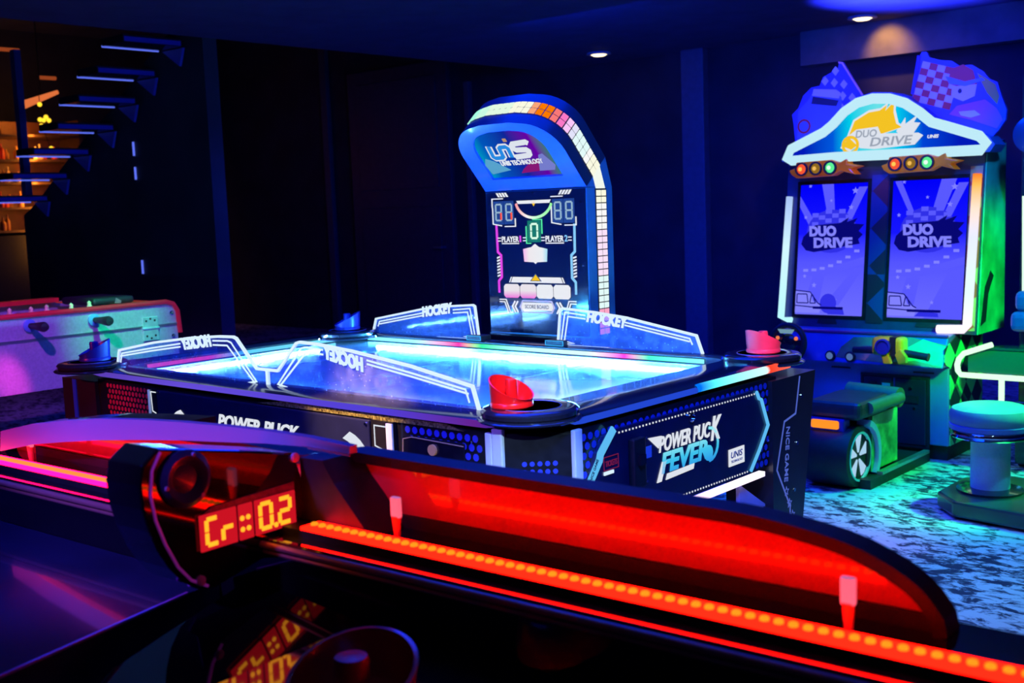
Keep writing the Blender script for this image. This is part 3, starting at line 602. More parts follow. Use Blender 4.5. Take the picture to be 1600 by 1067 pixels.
for x0, d, m_ in ((-.215, '1', MAG), (-.0, '2', LCY)):
    text('lettering', 'PLAYER', WL, bd, (x0, BY-.0005, 1.271), X, Z, .085, .022, (0, -.0015, 0), bold=.02)
    text('lettering', d, m_, bd, (x0+.089, BY-.0005, 1.271), X, Z, .007 if d == '1' else .014, .024, (0, -.0015, 0), bold=.02)
    bs('label_bar', WL, [(x0-.02, 1.287), (x0-.005, 1.287)], [(x0-.02, 1.276), (x0-.005, 1.276)], [(x0+.106, 1.287), (x0+.121, 1.287)], [(x0+.106, 1.276), (x0+.121, 1.276)], [(x0, 1.266), (x0+.085, 1.266)], w=.004)
cup = [(-.11, 1.245), (-.085, 1.25), (-.07, 1.252), (-.052, 1.264), (-.034, 1.252), (-.02, 1.25), (.006, 1.245), (.002, 1.198), (-.045, 1.196), (-.052, 1.190), (-.06, 1.196), (-.106, 1.198)]
bp('trophy_light', ramp_glow('trophy_print', 'X', -.11, .006, [(0, (1, .5, .95)), (.25, (.95, .9, .95)), (.8, (.9, .95, 1)), (1, (.4, .8, 1))], .9), cup)
bs('side_line', MAG, [(-.240, 1.335), (-.238, 1.235), (-.222, 1.222), (-.222, 1.14), (-.238, 1.125), (-.238, 1.08)], w=.009)
bs('side_line', LCY, [(.136, 1.335), (.134, 1.235), (.118, 1.222), (.118, 1.14), (.134, 1.125), (.134, 1.08)], w=.009)
for xa, s in ((-.243, 1), (.126, 1)):
    bp('hatch_mark', WL, *[[(xa, 1.140 + i*.0115), (xa+.014, 1.144 + i*.0115), (xa+.014, 1.150 + i*.0115), (xa, 1.146 + i*.0115)] for i in range(7)])
bp('title_bar', WL, [(-.186, 1.120), (-.176, 1.141), (-.172, 1.141), (-.182, 1.120)], [(-.176, 1.120), (-.166, 1.141), (.064, 1.141), (.074, 1.120)], [(.08, 1.120), (.070, 1.141), (.074, 1.141), (.084, 1.120)])
obj('arrow', MB().prism([(-.08, 1.126), (-.024, 1.126), (-.052, 1.156)], (0, BY-.0026, 0), X, Z, (0, -.001, 0)), mat('arrow_edge', (.01, .01, .02), .5), bd)
obj('arrow', MB().prism([(-.073, 1.1285), (-.031, 1.1285), (-.052, 1.151)], (0, BY-.0037, 0), X, Z, (0, -.001, 0)), YEL, bd)
PINKR = ramp_glow('box_print', 'Z', 1.064, 1.09, [(0, (.9, .22, .8)), (1, (.9, .85, .92))], .9)
for i in range(4):
    x0 = -.213 + .0812*i; c = .009; x1 = x0 + .077
    bp('light_box', PINKR if i < 2 else WL, [(x0+c, 1.062), (x1-c, 1.062), (x1, 1.062+c), (x1, 1.114-c), (x1-c, 1.114), (x0+c, 1.114), (x0, 1.114-c), (x0, 1.062+c)])
bs('corner_line', WL, [(-.238, 1.055), (-.205, 1.055), (-.185, 1.008), (-.172, 1.008)], [(-.238, 1.046), (-.212, 1.046), (-.194, 1.004)], [(.134, 1.055), (.100, 1.055), (.082, 1.008), (.068, 1.008)], [(.134, 1.046), (.108, 1.046), (.09, 1.004)], w=.004)
for s in (-1, 1):
    c = -.052
    bs('chevron', WL, [(c + s*.108, 1.05), (c + s*.122, 1.03), (c + s*.108, 1.008)], [(c + s*.094, 1.05), (c + s*.108, 1.03), (c + s*.094, 1.008)], w=.006)
bs('tag_frame', glow('lilac_light', (.5, .5, .85), .9), [(-.122, 1.010), (-.135, 1.03), (-.122, 1.052), (.018, 1.052), (.031, 1.03), (.018, 1.010)], w=.005, closed=True)
bp('tag_plate', WL, [(-.125, 1.017), (-.129, 1.03), (-.122, 1.046), (.018, 1.046), (.025, 1.03), (.021, 1.017)])
text('lettering', 'SCORE BOARD', mat('tag_ink', (.02, .02, .04), .5), bd, (-.11, BY-.0028, 1.024), X, Z, .116, .014, (0, -.0006, 0), bold=.01)
for x, z in ((-.052, 1.452), (-.272, 1.415), (.168, 1.41), (-.272, 1.19), (.165, 1.185)): obj('screw', MB().cyl((x, BY, z), (x, BY-.004, z), .0045, n=10), CHR, bd)

# ------------------------------------------------------------------ two-player driving machine
dv = thing('driving_arcade_machine', 'twin screen driving arcade machine with cyan lit arched sign and traffic lights', 'arcade machine')
def F(x, z, d=0): return Vector((x, 3.40 + .122*(z-.68)/.9*.9 - d, z))
FU = Vector((0, .122, 1)).normalized(); FN = Vector((0, -1, .122)).normalized()
GREY = mat('cabinet_blue_grey', (.18, .22, .5), .4, noise=.06, nscale=8)
CABN = mat('cabinet_navy', (.03, .035, .12), .35, noise=.15)
up = MB(); zz0, zz1 = .66, 1.60
up.add([F(-.515, zz0), F(.59, zz0), (.59, 3.80, zz0), (-.515, 3.80, zz0), F(-.515, zz1), F(.59, zz1), (.59, 3.80, 1.66), (-.515, 3.80, 1.66)], [(0,3,2,1), (4,5,6,7), (0,1,5,4), (1,2,6,5), (2,3,7,6), (3,0,4,7)])
obj('upper_cabinet', up, CABN, dv)
def checker_mat(name, c1, c2, sc, rot):
    m = mat(name, c1, .4); nt = m.node_tree; b = nt.nodes['Principled BSDF']; tc = nt.nodes.new('ShaderNodeTexCoord'); mp = nt.nodes.new('ShaderNodeMapping'); ck = nt.nodes.new('ShaderNodeTexChecker')
    mp.inputs['Rotation'].default_value = rot; ck.inputs['Scale'].default_value = sc; ck.inputs[1].default_value = (*c1, 1); ck.inputs[2].default_value = (*c2, 1)
    nt.links.new(tc.outputs['Object'], mp.inputs[0]); nt.links.new(mp.outputs[0], ck.inputs[0]); nt.links.new(ck.outputs[0], b.inputs['Base Color']); return m
CHK = checker_mat('green_checker_art', (.10, .75, .25), (.02, .03, .05), 9, (.785, 0, 0))
obj('side_art', MB().prism([(3.41, .66), (3.80, .66), (3.80, 1.64), (3.52, 1.58)], (.5905, 0, 0), Y, Z, (.006, 0, 0)), mat('side_art_green', (.12, .55, .35), .35, coat=.3, noise=.5, nscale=5), dv)
obj('side_figure', MB().prism([(3.44, .70), (3.52, .72), (3.55, .86), (3.63, .95), (3.58, .98), (3.50, .90)], (.5967, 0, 0), Y, Z, (.001, 0, 0)), mat('dark_print', (.02, .02, .06), .4), dv)
low = obj('lower_cabinet', MB().box(-.44, .487, 3.31, 3.78, .08, .50), GREY, dv, bevel=.008)
obj('plinth', MB().box(-.42, .47, 3.34, 3.76, 0, .08), BLM, dv)
obj('side_art', MB().prism([(3.315, .085), (3.775, .085), (3.775, .66), (3.42, .66), (3.24, .60), (3.24, .52), (3.315, .495)], (.488, 0, 0), Y, Z, (.005, 0, 0)), CHK, dv)
pn = obj('control_panel', MB().prism([(3.22, .50), (3.42, .50), (3.42, .67), (3.30, .655)], (-.44, 0, 0), Y, Z, (.927, 0, 0)), mat('panel_blue', (.09, .10, .5), .35, coat=.3, noise=.15, nscale=6), dv, bevel=.006)
obj('panel_lip', MB().tube([(-.44, 3.295, .657), (.487, 3.295, .657)], .008, 8), mat('red_violet_lip', (.5, .03, .2), .3, coat=.5), pn)
# right half of the control panel carries flame artwork
pd = Vector((0, .08, .155)).normalized(); po = Vector((0, 3.2195, .50)); pnv = Vector((0, -.155, .08)).normalized()*.002
obj('panel_art', MB().prism([(-.10, .03), (.05, .02), (.2, .012), (.48, .004), (.484, .13), (.30, .162), (-.02, .15), (-.08, .09)], po, X, pd, pnv), mat('panel_orange', (.55, .25, .1), .4, noise=.5, nscale=7), pn)
obj('panel_art', MB().prism([(.22, .02), (.34, .035), (.48, .01), (.484, .12), (.36, .155), (.25, .08)], po, X, pd, pnv*1.6), mat('panel_green', (.2, .7, .25), .4, noise=.2), pn)
for x in (-.125, -.01):
    b_ = obj('push_button', MB().lathe([(.028, 0), (.028, -.012), (.022, -.016), (.0, -.016)], (x, 3.228, .535), 20, 'y'), BLM, pn, smooth=True)
    obj('button_cap', MB().lathe([(.019, -.016), (.017, -.020), (0, -.021)], (x, 3.228, .535), 16, 'y'), glow('button_lit_%d' % (x > -.1), (.15, .3, .8), .5), b_)
# steering wheel
wc_ = Vector((-.325, 3.12, .605)); sw_ = obj('steering_wheel', MB().tube([wc_ + X*.098*math.cos(a) + FU*.098*math.sin(a) - Y*.0 for a in [2*PI*i/28 for i in range(28)]], .017, 10, True), BLM, dv, smooth=True)
obj('wheel_hub', MB().lathe([(.05, .012), (.052, 0), (.03, -.015), (0, -.015)], wc_, 20, 'y').prism([(-.1, -.012), (.1, -.012), (.1, .02), (-.1, .02)], wc_ - Y*.006, X, Z, (0, .012, 0)).cyl(wc_, wc_ + Vector((0, .16, -.03)), .03), BLK, sw_, smooth=True)
for s in (-1, 1): obj('thumb_button', MB().lathe([(.011, 0), (.010, -.006), (0, -.007)], wc_ + X*.055*s + Z*.028 - Y*.008, 14, 'y'), glow('orange_button_%d' % (s > 0), (1, .22, .08), .9), sw_)
obj('badge_plate', MB().prism([(-.035, .055), (.035, .055), (.05, .078), (-.05, .078)], wc_ - Y*.02, X, Z, (0, .004, 0)), glow('pale_reflector', (.3, .6, .8), .5), sw_)
# motorcycle handlebar
hc = Vector((.255, 3.13, .60)); hbm = obj('handlebar', MB().box(hc.x-.09, hc.x+.075, 3.09, 3.18, .57, .665), YELP, dv, bevel=.018, seg=3)
obj('grip', MB().cyl(hc + Vector((-.08, 0, -.01)), hc + Vector((-.21, .02, -.015)), .018, n=14), BLM, hbm, smooth=True)
obj('grip', MB().cyl(hc + Vector((.07, 0, -.015)), hc + Vector((.19, .0, -.03)), .019, n=14).cyl(hc + Vector((.19, 0, -.03)), hc + Vector((.197, 0, -.031)), .021, n=14), BLM, hbm, smooth=True)
obj('fork', MB().prism([(-.02, -.07), (.02, -.07), (.0, .0), (-.04, .0)], hc - Y*.05, X, Z, (0, .03, 0)).prism([(.06, -.07), (.10, -.06), (.10, -.03), (.07, .01), (.04, -.02)], hc - Y*.05, X, Z, (0, .03, 0)), YELP, hbm, bevel=.004)
obj('speed_dial', MB().lathe([(.041, 0), (.041, -.016), (.033, -.018), (.033, -.010), (0, -.010)], hc + Vector((-.02, -.045, .018)), 22, 'y'), BLUP, hbm, smooth=True)
obj('black_band', MB().box(hc.x+.012, hc.x+.042, 3.086, 3.184, .573, .668), BLM, hbm)
obj('stem', MB().cyl(hc, (hc.x, 3.30, .56), .03), BLM, hbm)
# coin doors
for x0, x1, tk_ in ((.03, .19, 0), (.205, .372, 1)):
    c_ = obj('coin_door', MB().box(x0, x1, 3.295, 3.312, .075, .425), mat('door_dark_%d' % tk_, (.015, .018, .05), .4), dv, bevel=.004)
    if not tk_:
        obj('coin_slot', MB().box(x0+.03, x0+.075, 3.29, 3.295, .30, .40), BLM, c_); obj('sticker', MB().box(x1-.055, x1-.01, 3.293, 3.295, .355, .395), mat('blue_sticker', (.15, .3, .75), .5), c_)
        obj('lock', MB().cyl((x1-.03, 3.295, .315), (x1-.03, 3.288, .315), .008, n=12), CHR, c_)
    else:
        obj('lock', MB().cyl((x1-.08, 3.295, .375), (x1-.08, 3.288, .375), .009, n=12), CHR, c_); obj('lock', MB().cyl((x1-.06, 3.295, .27), (x1-.06, 3.288, .27), .007, n=12), CHR, c_)
        obj('ticket_mouth', MB().box(x0+.03, x1-.04, 3.285, 3.295, .30, .335), BLM, c_)
obj('door_frame', MB().strip([(.02, .065), (.382, .065), (.382, .435), (.02, .435)], .014, (0, 3.31, 0), X, Z, (0, -.012, 0), True), BLM, dv)
for x in (-.16, .30): obj('hatch_slot', MB().box(x, x+.11, 3.306, 3.311, .457, .465), BLM, low)
# screens
SB = ramp_glow('screen_blue', 'Z', .74, 1.46, [(0, (.15, .15, 1)), (.4, (.09, .09, 1)), (.62, (.008, .008, 1)), (1, (.0, .0, .95))], 1)
SL1 = glow('screen_pale', (.10, .10, 1), 1); SL2 = glow('screen_lilac', (.22, .22, 1), 1); SDK = glow('screen_dark', (.002, .002, .17), 1); SMD = glow('screen_mid', (.03, .03, .8), 1)
def scr(x0, x1, sd):
    w, z0_, z1_ = x1-x0, .735, 1.462
    b_ = obj('screen_bezel', MB().add([F(x0-.02, z0_-.02, .004), F(x1+.02, z0_-.02, .004), F(x1+.02, z1_+.02, .004), F(x0-.02, z1_+.02, .004)], [(0,1,2,3)]), BLK, dv)
    s_ = obj('screen', MB().add([F(x0, z0_, .006), F(x1, z0_, .006), F(x1, z1_, .006), F(x0, z1_, .006)], [(0,1,2,3)]), SB, dv)
    cx = (x0+x1)/2; q = w/.4
    def art(name, m, polys, d):
        for P in polys: r = obj(name, MB().add([F(cx + max(-w/2, min(w/2, p[0]*q)), max(z0_, min(z1_, p[1])), d) for p in P], [list(range(len(P)))]), m, s_)
        return r
    art('screen_rays', SL1, [[(-.02, 1.25), (-.07, 1.462), (.0, 1.462), (.02, 1.25)] if sd == 0 else [(.02, 1.3), (.06, 1.462), (.14, 1.462), (.08, 1.3)], [(-.10, 1.25), (-.2, 1.40), (-.2, 1.34), (-.13, 1.22)] if sd == 0 else [(-.10, 1.28), (-.19, 1.46), (-.155, 1.462), (-.08, 1.3)], [(.08, 1.28), (.15, 1.44), (.2, 1.44), (.12, 1.27)]], .0066)
    art('screen_globe', SMD, [[(.13*math.cos(a)*1.15, 1.20 + .12*math.sin(a)) for a in [2*PI*i/24 for i in range(24)]]], .007)
    ck = []
    for r_ in range(3):
        for c_ in range(6):
            if (r_ + c_) % 2 == 0: x_ = -.12 + .04*c_; z_ = 1.25 + .025*r_ - .25*x_*x_*6; ck.append([(x_, z_), (x_+.038, z_), (x_+.038, z_+.024), (x_, z_+.024)])
    art('screen_checks', SL1, ck, .0074)
    art('screen_track', SL1, [[(-.19, .96), (-.05, .95), (.2, 1.02), (.2, 1.06), (.0, 1.0), (-.19, 1.0)], [(.0, .735), (.12, .98), (.2, 1.0), (.2, .735)] if sd else [(-.02, .80), (.15, 1.0), (.2, 1.0), (.06, .79)], [(-.15, .78), (-.1, .95), (-.03, .95), (-.06, .78)]], .0068)
    art('screen_kerb', SL2, [[(-.16 + .05*i, .975 + .003*i*i - .0*i), (-.13 + .05*i, .975 + .003*i*i), (-.13 + .05*i, .99 + .003*i*i), (-.16 + .05*i, .99 + .003*i*i)] for i in range(7)], .0076)
    st = []
    for (sx_, sz_, r_) in ((.13, 1.42, .02), (-.01, 1.37, .01), (.11, 1.33, .016), (-.16, 1.28, .012), (-.15, .95, .013), (-.09, .90, .016), (-.14, 1.455, .012), (.04, .82, .012), (-.16, .85, .014)):
        st.append([(sx_ + (r_ if k_ % 2 == 0 else r_*.45)*math.sin(PI*k_/5), sz_ + (r_ if k_ % 2 == 0 else r_*.45)*math.cos(PI*k_/5)) for k_ in range(10)])
    art('screen_star', SL2, st, .0075)
    fl_ = [(-.17, 1.17), (-.10, 1.235), (.05, 1.245), (.10, 1.275), (.09, 1.25), (.15, 1.27), (.13, 1.24), (.19, 1.235), (.16, 1.20), (.185, 1.18), (.16, 1.155), (.17, 1.13), (.10, 1.12), (.0, 1.10), (-.10, 1.085), (-.15, 1.095), (-.18, 1.13)]
    art('logo_flame', SDK, [fl_], .0085)
    n2_ = FN*.001
    text('lettering', 'DUO', SL2, s_, F(cx - .135*q, 1.172, .0095), X, FU, .165*q, .06, n2_, bold=.06, shear=-.08)
    text('lettering', 'DRIVE', SL2, s_, F(cx - .105*q, 1.108, .0095), X, FU, .235*q, .058, n2_, bold=.05, shear=-.05)
    art('cartoon_car', SL2, [[(-.2, .745), (-.05, .745), (-.04, .79), (-.09, .81), (-.11, .86), (-.2, .87)]], .0082)
    car = MB(); c0 = F(cx, 0, .0098); 
    for L_ in ([(-.19, .80), (-.19, .85), (-.13, .85), (-.12, .80), (-.19, .80)], [(-.11, .80), (-.10, .85), (-.09, .84), (-.075, .80), (-.11, .80)], [(-.2, .87), (-.11, .862), (-.06, .80), (-.04, .79)], [(-.2, .785), (-.05, .775)]):
        for i_ in range(len(L_)-1):
            a_, b2 = L_[i_], L_[i_+1]; dx, dz = b2[0]-a_[0], b2[1]-a_[1]; ln_ = math.hypot(dx, dz); ox, oz = -dz/ln_*.003, dx/ln_*.003
            car.add([F(cx + max(-w/2, a_[0]*q+ox), a_[1]+oz, .0092), F(cx + max(-w/2, a_[0]*q-ox), a_[1]-oz, .0092), F(cx + max(-w/2, b2[0]*q-ox), b2[1]-oz, .0092), F(cx + max(-w/2, b2[0]*q+ox), b2[1]+oz, .0092)], [(0,1,2,3)])
    obj('cartoon_line', car, SDK, s_)
    art('cartoon_driver', SMD, [[(.0 + .05*math.cos(a), .80 + .055*math.sin(a)) for a in [PI*i/8 for i in range(17)]], [(.0, .74), (.1, .74), (.09, .77), (.01, .78)]] if sd == 0 else [[(-.05, .745), (.08, .745), (.075, .765), (-.02, .775)]], .0086)
    art('screen_caption', SDK, [[(-.09, .768), (.09, .768), (.09, .782), (-.09, .782)]], .009)
scr(-.428, -.028, 0); scr(.115, .516, 1)
obj('centre_art', MB().add([F(-.005, .70, .006), F(.09, .70, .006), F(.09, 1.50, .006), F(-.005, 1.50, .006)], [(0,1,2,3)]), checker_mat('red_blue_art', (.12, .02, .03), (.04, .05, .2), 7, (.0, .785, 0)), dv)
obj('right_art', MB().add([F(.522, .68, .005), F(.585, .68, .005), F(.585, 1.52, .005), F(.522, 1.52, .005)], [(0,1,2,3)]), checker_mat('red_cream_art', (.45, .06, .03), (.4, .3, .15), 8, (.0, .6, 0)), dv)
for x in (-.23, .33): obj('speaker_slot', MB().add([F(x-.06, .69, .006), F(x+.06, .69, .006), F(x+.05, .715, .006), F(x-.05, .715, .006)], [(0,1,2,3)]), BLM, dv)
def ftube(pts, r): return MB().tube([F(x, z, r+.004) for x, z in pts], r, 10)
obj('neon_strip', ftube([(-.487, 1.40), (-.505, .715), (-.44, .70)], .020), ramp_glow('neon_left', 'Z', .7, 1.4, [(0, (.45, .9, 1)), (.6, (.6, .85, 1)), (1, (.35, .5, .85))], 1.1), dv, smooth=True, label='pale cyan neon strip')
obj('neon_strip', ftube([(.565, 1.48), (.553, .71), (.535, .69), (.40, .685)], .023), ramp_glow('neon_right', 'Z', .68, 1.48, [(0, (1, .9, 1)), (.25, (.75, .95, 1)), (.6, (.75, .8, 1)), (.78, (1, .75, .6)), (.93, (1, .5, .1)), (1, (.9, .2, .02))], 1.1), dv, smooth=True, label='neon strip fading from orange to white')
# arched sign
MY = 3.40
out = [(-.50, 1.60), (-.47, 1.665), (-.26, 1.755), (-.20, 1.80), (-.13, 1.87), (-.05, 1.918), (.04, 1.935), (.14, 1.925), (.23, 1.89), (.31, 1.83), (.38, 1.765), (.46, 1.735), (.64, 1.665), (.675, 1.62), (.65, 1.585), (.4, 1.588), (-.2, 1.596), (-.47, 1.59)]
sg_ = obj('sign_box', MB().prism(out, (0, MY, 0), X, Z, (0, .16, 0)), mat('sign_shell', (.05, .1, .45), .4, noise=.1), dv)
ins = []
cx_, cz_ = .07, 1.70
for x, z in out: ins.append((cx_ + (x-cx_)*.935, cz_ + (z-cz_)*.87 - .004))
obj('sign_neon', MB().tube([(x, MY-.012, z) for x, z in ins], .027, 12, True), glow('sign_neon', (.55, .88, 1), .95), sg_, smooth=True, label='pale cyan neon border')
inn2 = [(cx_ + (x-cx_)*.91, cz_ + (z-cz_)*.80 - .004) for x, z in out]
obj('sign_face', MB().prism(inn2, (0, MY-.004, 0), X, Z, (0, .003, 0)), ramp_glow('sign_print', 'X', -.36, .5, [(0, (0, .01, .5)), (.2, (0, .1, .75)), (.32, (0, .65, .85)), (.5, (.15, .8, .85)), (.62, (0, .6, .9)), (.78, (0, .06, .7)), (1, (0, .01, .5))], .95), sg_)
sf = MY - .0045
flm = [(-.10, 1.70), (-.06, 1.79), (.02, 1.83), (.08, 1.835), (.12, 1.86), (.11, 1.83), (.16, 1.875), (.155, 1.82), (.17, 1.76), (.20, 1.74), (.0, 1.69), (-.08, 1.64), (-.13, 1.66)]
obj('logo_flame', MB().prism([(cx_ + (x-.03)*1.09 - .04, 1.73 + (z-1.73)*1.12) for x, z in flm], (0, sf, 0), X, Z, (0, -.001, 0)), WPRT, sg_)
obj('logo_flame', MB().prism(flm, (0, sf-.0012, 0), X, Z, (0, -.001, 0)), YEL, sg_)
obj('logo_spark', MB().prism([(.17, 1.72), (.22, 1.79), (.22, 1.755), (.29, 1.80), (.265, 1.76), (.30, 1.755), (.26, 1.70), (.2, 1.69)], (0, sf-.001, 0), X, Z, (0, -.001, 0)), WPRT, sg_)
obj('logo_plate', MB().prism([(-.10, 1.712), (-.05, 1.745), (.07, 1.752), (.085, 1.715), (.29, 1.705), (.315, 1.69), (.27, 1.645), (.05, 1.635), (-.03, 1.645)], (0, sf-.0022, 0), X, Z, (0, -.0008, 0)), WPRT, sg_)
GRYP = glow('grey_print', (.35, .4, .5), .9)
text('lettering', 'DUO', GRYP, sg_, (-.055, sf-.0032, 1.700), X, Z, .12, .04, (0, -.0008, 0), bold=.02, shear=.15)
text('lettering', 'DRIVE', GRYP, sg_, (.025, sf-.0032, 1.650), X, Z, .235, .046, (0, -.0008, 0), bold=.02, shear=.2)
obj('logo_wheel', MB().strip([(-.085 + .042*math.cos(a), 1.665 + .042*math.sin(a)) for a in [2*PI*i/20 for i in range(20)]], .016, (0, sf-.003, 0), X, Z, (0, -.001, 0), True), YEL, sg_)
text('lettering', 'UNIS', WPRT, sg_, (.335, sf, 1.672), X, Z, .06, .018, (0, -.0008, 0), bold=.05, shear=.2)
# traffic lights
for x0, tone in ((-.40, 0), (.135, 1)):
    hs = obj('traffic_light', MB().prism([(x0-.02, 1.52), (x0+.01, 1.50), (x0+.22, 1.505), (x0+.27, 1.53), (x0+.36, 1.505), (x0+.33, 1.535), (x0+.38, 1.55), (x0+.31, 1.565), (x0+.31, 1.595), (x0+.27, 1.575), (x0+.22, 1.592), (x0+.01, 1.588), (x0+.0, 1.555), (x0-.035, 1.545)], (0, 3.36, 0), X, Z, (0, .08, 0)), mat('flame_housing_%d' % tone, (.95, .3, .0), .35, coat=.3, noise=.4, nscale=9, em=((.6, .06, .01), (.5, .16, .01))[tone], es=.22), dv, bevel=.006)  # faint glow in the housing paints in the light of its lenses
    for i, c in enumerate(((1, .10, .04), (.55, .28, .03), (.12, 1, .35))):
        xx = x0 + .045 + .085*i
        lp = obj('lamp_ring', MB().strip([(xx + .033*math.cos(a), 1.549 + .033*math.sin(a)) for a in [2*PI*j/18 for j in range(18)]], .009, (0, 3.36, 0), X, Z, (0, -.012, 0), True), BLM, hs)
        obj('lamp_lens', MB().lathe([(.029, 0), (.024, -.012), (.012, -.02), (0, -.022)], (xx, 3.359, 1.549), 10, 'y'), glow('lens_%d%d' % (tone, i), c, .9 if i != 1 else .5), lp)
        obj('lamp_core', MB().lathe([(.012, 0), (.008, -.004), (0, -.005)], (xx, 3.338, 1.549), 8, 'y'), glow('core_%d%d' % (tone, i), ((1, .6, .1), (.9, .5, .1), (.8, 1, .9))[i], 1), lp)
# cut-out boards above the sign
def cut(poly, y): return MB().prism(poly, (0, y, 0), X, Z, (0, .02, 0))
PRB = mat('print_blue', (.06, .07, .75), .4); PRL = mat('print_lilac', (.45, .45, .95), .4); PRR = mat('print_red', (.4, .03, .06), .4); PRO = mat('print_olive', (.3, .28, .08), .4); PRD = mat('print_dark', (.02, .02, .09), .4)
c1 = obj('topper_board', cut([(-.45, 1.68), (-.46, 1.80), (-.47, 1.86), (-.43, 1.895), (-.40, 1.96), (-.35, 2.0), (-.30, 2.005), (-.28, 2.05), (-.23, 2.07), (-.19, 2.09), (-.185, 2.115), (-.165, 2.12), (-.05, 1.93), (-.15, 1.86), (-.25, 1.76)], 3.47), PRB, dv, label='blue cut-out board with car and checkered flag')
k1 = []
for i in range(6):
    for j in range(5):
        x, z = -.205 + .024*i - .031*j, 2.075 - .038*i - .024*j
        if (i + j) % 2 == 0 and not (z < 1.985 - .0*x and x < -.19 - .0*z and z < 1.99) and z > 1.87: k1.append([(x, z+.026), (x+.022, z), (x, z-.026), (x-.022, z)])
for P in k1: obj('flag_check', MB().prism(P, (0, 3.469, 0), X, Z, (0, -.001, 0)), PRL, c1)
obj('car_body', MB().prism([(-.44, 1.72), (-.25, 1.77), (-.17, 1.85), (-.17, 1.93), (-.20, 1.965), (-.33, 1.985), (-.37, 1.93), (-.43, 1.88)], (0, 3.468, 0), X, Z, (0, -.001, 0)), mat('print_mid', (.10, .14, .85), .4), c1)
obj('car_roof', MB().prism([(-.345, 1.955), (-.185, 1.925), (-.175, 1.955), (-.20, 1.975), (-.335, 1.99)], (0, 3.467, 0), X, Z, (0, -.001, 0)), PRL, c1)
obj('car_window', MB().prism([(-.35, 1.91), (-.20, 1.885), (-.185, 1.915), (-.34, 1.95)], (0, 3.467, 0), X, Z, (0, -.001, 0)), PRD, c1)
obj('car_wheel', MB().strip([(-.395 + .035*math.cos(a), 1.79 + .035*math.sin(a)) for a in [2*PI*i/16 for i in range(16)]], .012, (0, 3.467, 0), X, Z, (0, -.001, 0), True), PRR, c1)
obj('flag_pole', MB().tube([(-.185, 3.465, 2.118), (-.165, 3.465, 2.115), (-.045, 3.465, 1.925)], .006, 6), mat('pole_pink', (.7, .35, .5), .4), c1)
c2 = obj('topper_board', cut([(.225, 1.90), (.262, 2.10), (.275, 2.122), (.30, 2.12), (.315, 2.09), (.37, 2.07), (.43, 2.06), (.47, 2.03), (.53, 2.03), (.59, 1.99), (.62, 1.95), (.66, 1.93), (.68, 1.86), (.705, 1.79), (.70, 1.74), (.665, 1.69), (.64, 1.665), (.46, 1.735), (.36, 1.78)], 3.47), PRB, dv, label='cut-out board with helmeted driver and red checkered flag')
for r_ in range(6):
    for q_ in range(5):
        a_ = (.282 + .040*q_ - .010*r_, 2.075 - .013*q_ - .033*r_)
        P = [(a_[0], a_[1]), (a_[0]+.040, a_[1]-.013), (a_[0]+.030, a_[1]-.046), (a_[0]-.010, a_[1]-.033)]
        obj('flag_check', MB().prism(P, (0, 3.469, 0), X, Z, (0, -.001, 0)), PRL if (r_ + q_) % 2 == 0 else PRR, c2)
obj('flag_pole', MB().tube([(.228, 3.465, 1.91), (.262, 3.465, 2.105)], .009, 6), PRB, c2)
obj('driver_helmet', MB().prism([(.41, 1.95), (.43, 2.02), (.49, 2.035), (.54, 2.00), (.56, 1.93), (.50, 1.91)], (0, 3.468, 0), X, Z, (0, -.0012, 0)), PRR, c2)
obj('driver_face', MB().prism([(.43, 1.88), (.435, 1.93), (.56, 1.93), (.55, 1.87), (.49, 1.85)], (0, 3.467, 0), X, Z, (0, -.001, 0)), PRL, c2)
obj('driver_visor', MB().prism([(.40, 1.985), (.42, 1.945), (.50, 1.925), (.60, 1.945), (.585, 1.96), (.50, 1.948), (.43, 1.975)], (0, 3.466, 0), X, Z, (0, -.001, 0)), mat('print_sky', (.12, .22, .95), .4), c2)
obj('driver_eye', MB().prism([(.475 + .01*math.cos(PI*i/5), 1.903 + .012*math.sin(PI*i/5)) for i in range(10)], (0, 3.465, 0), X, Z, (0, -.001, 0)), PRD, c2)
obj('kart_body', MB().prism([(.42, 1.79), (.46, 1.83), (.60, 1.85), (.66, 1.80), (.69, 1.74), (.66, 1.70), (.54, 1.75)], (0, 3.467, 0), X, Z, (0, -.001, 0)), mat('print_violet', (.35, .08, .6), .4), c2)
obj('driver_glove', MB().prism([(.47, 1.80), (.55, 1.80), (.58, 1.775), (.53, 1.765), (.48, 1.78)], (0, 3.465, 0), X, Z, (0, -.001, 0)), PRL, c2)
obj('board_corner', MB().prism([(.56, 1.985), (.61, 1.95), (.65, 1.92), (.67, 1.86), (.66, 1.82), (.61, 1.88), (.58, 1.94)], (0, 3.468, 0), X, Z, (0, -.0008, 0)), PRO, c2)

# ------------------------------------------------------------------ ride-on seat with lit wheel
OFF = Vector((0, 0, 0))
st_ = thing('ride_on_seat', 'black padded ride-on seat with spoked lit wheel and orange brake light', 'seat', (.2, 2.7, 0))
obj('cushion', MB().box(.10, .375, 2.50, 2.86, .335, .425), mat('seat_vinyl', (.03, .035, .05), .4, noise=.2), st_, bevel=.03, seg=3)
obj('bolster', MB().cyl((.12, 2.93, .40), (.40, 2.90, .395), .05, n=18).cyl((.37, 2.60, .385), (.40, 2.90, .395), .03, n=12), mat('bolster_vinyl', (.10, .2, .12), .4, noise=.1), st_, smooth=True)
obj('seat_body', MB().box(.12, .345, 2.66, 3.0, .05, .34), BLM, st_, bevel=.01)
obj('side_art', MB().prism([(2.68, .06), (2.99, .06), (2.99, .33), (2.70, .33)], (.346, 0, 0), Y, Z, (.003, 0, 0)), mat('seat_art_green', (.25, .8, .2), .4, noise=.75, nscale=9), st_)
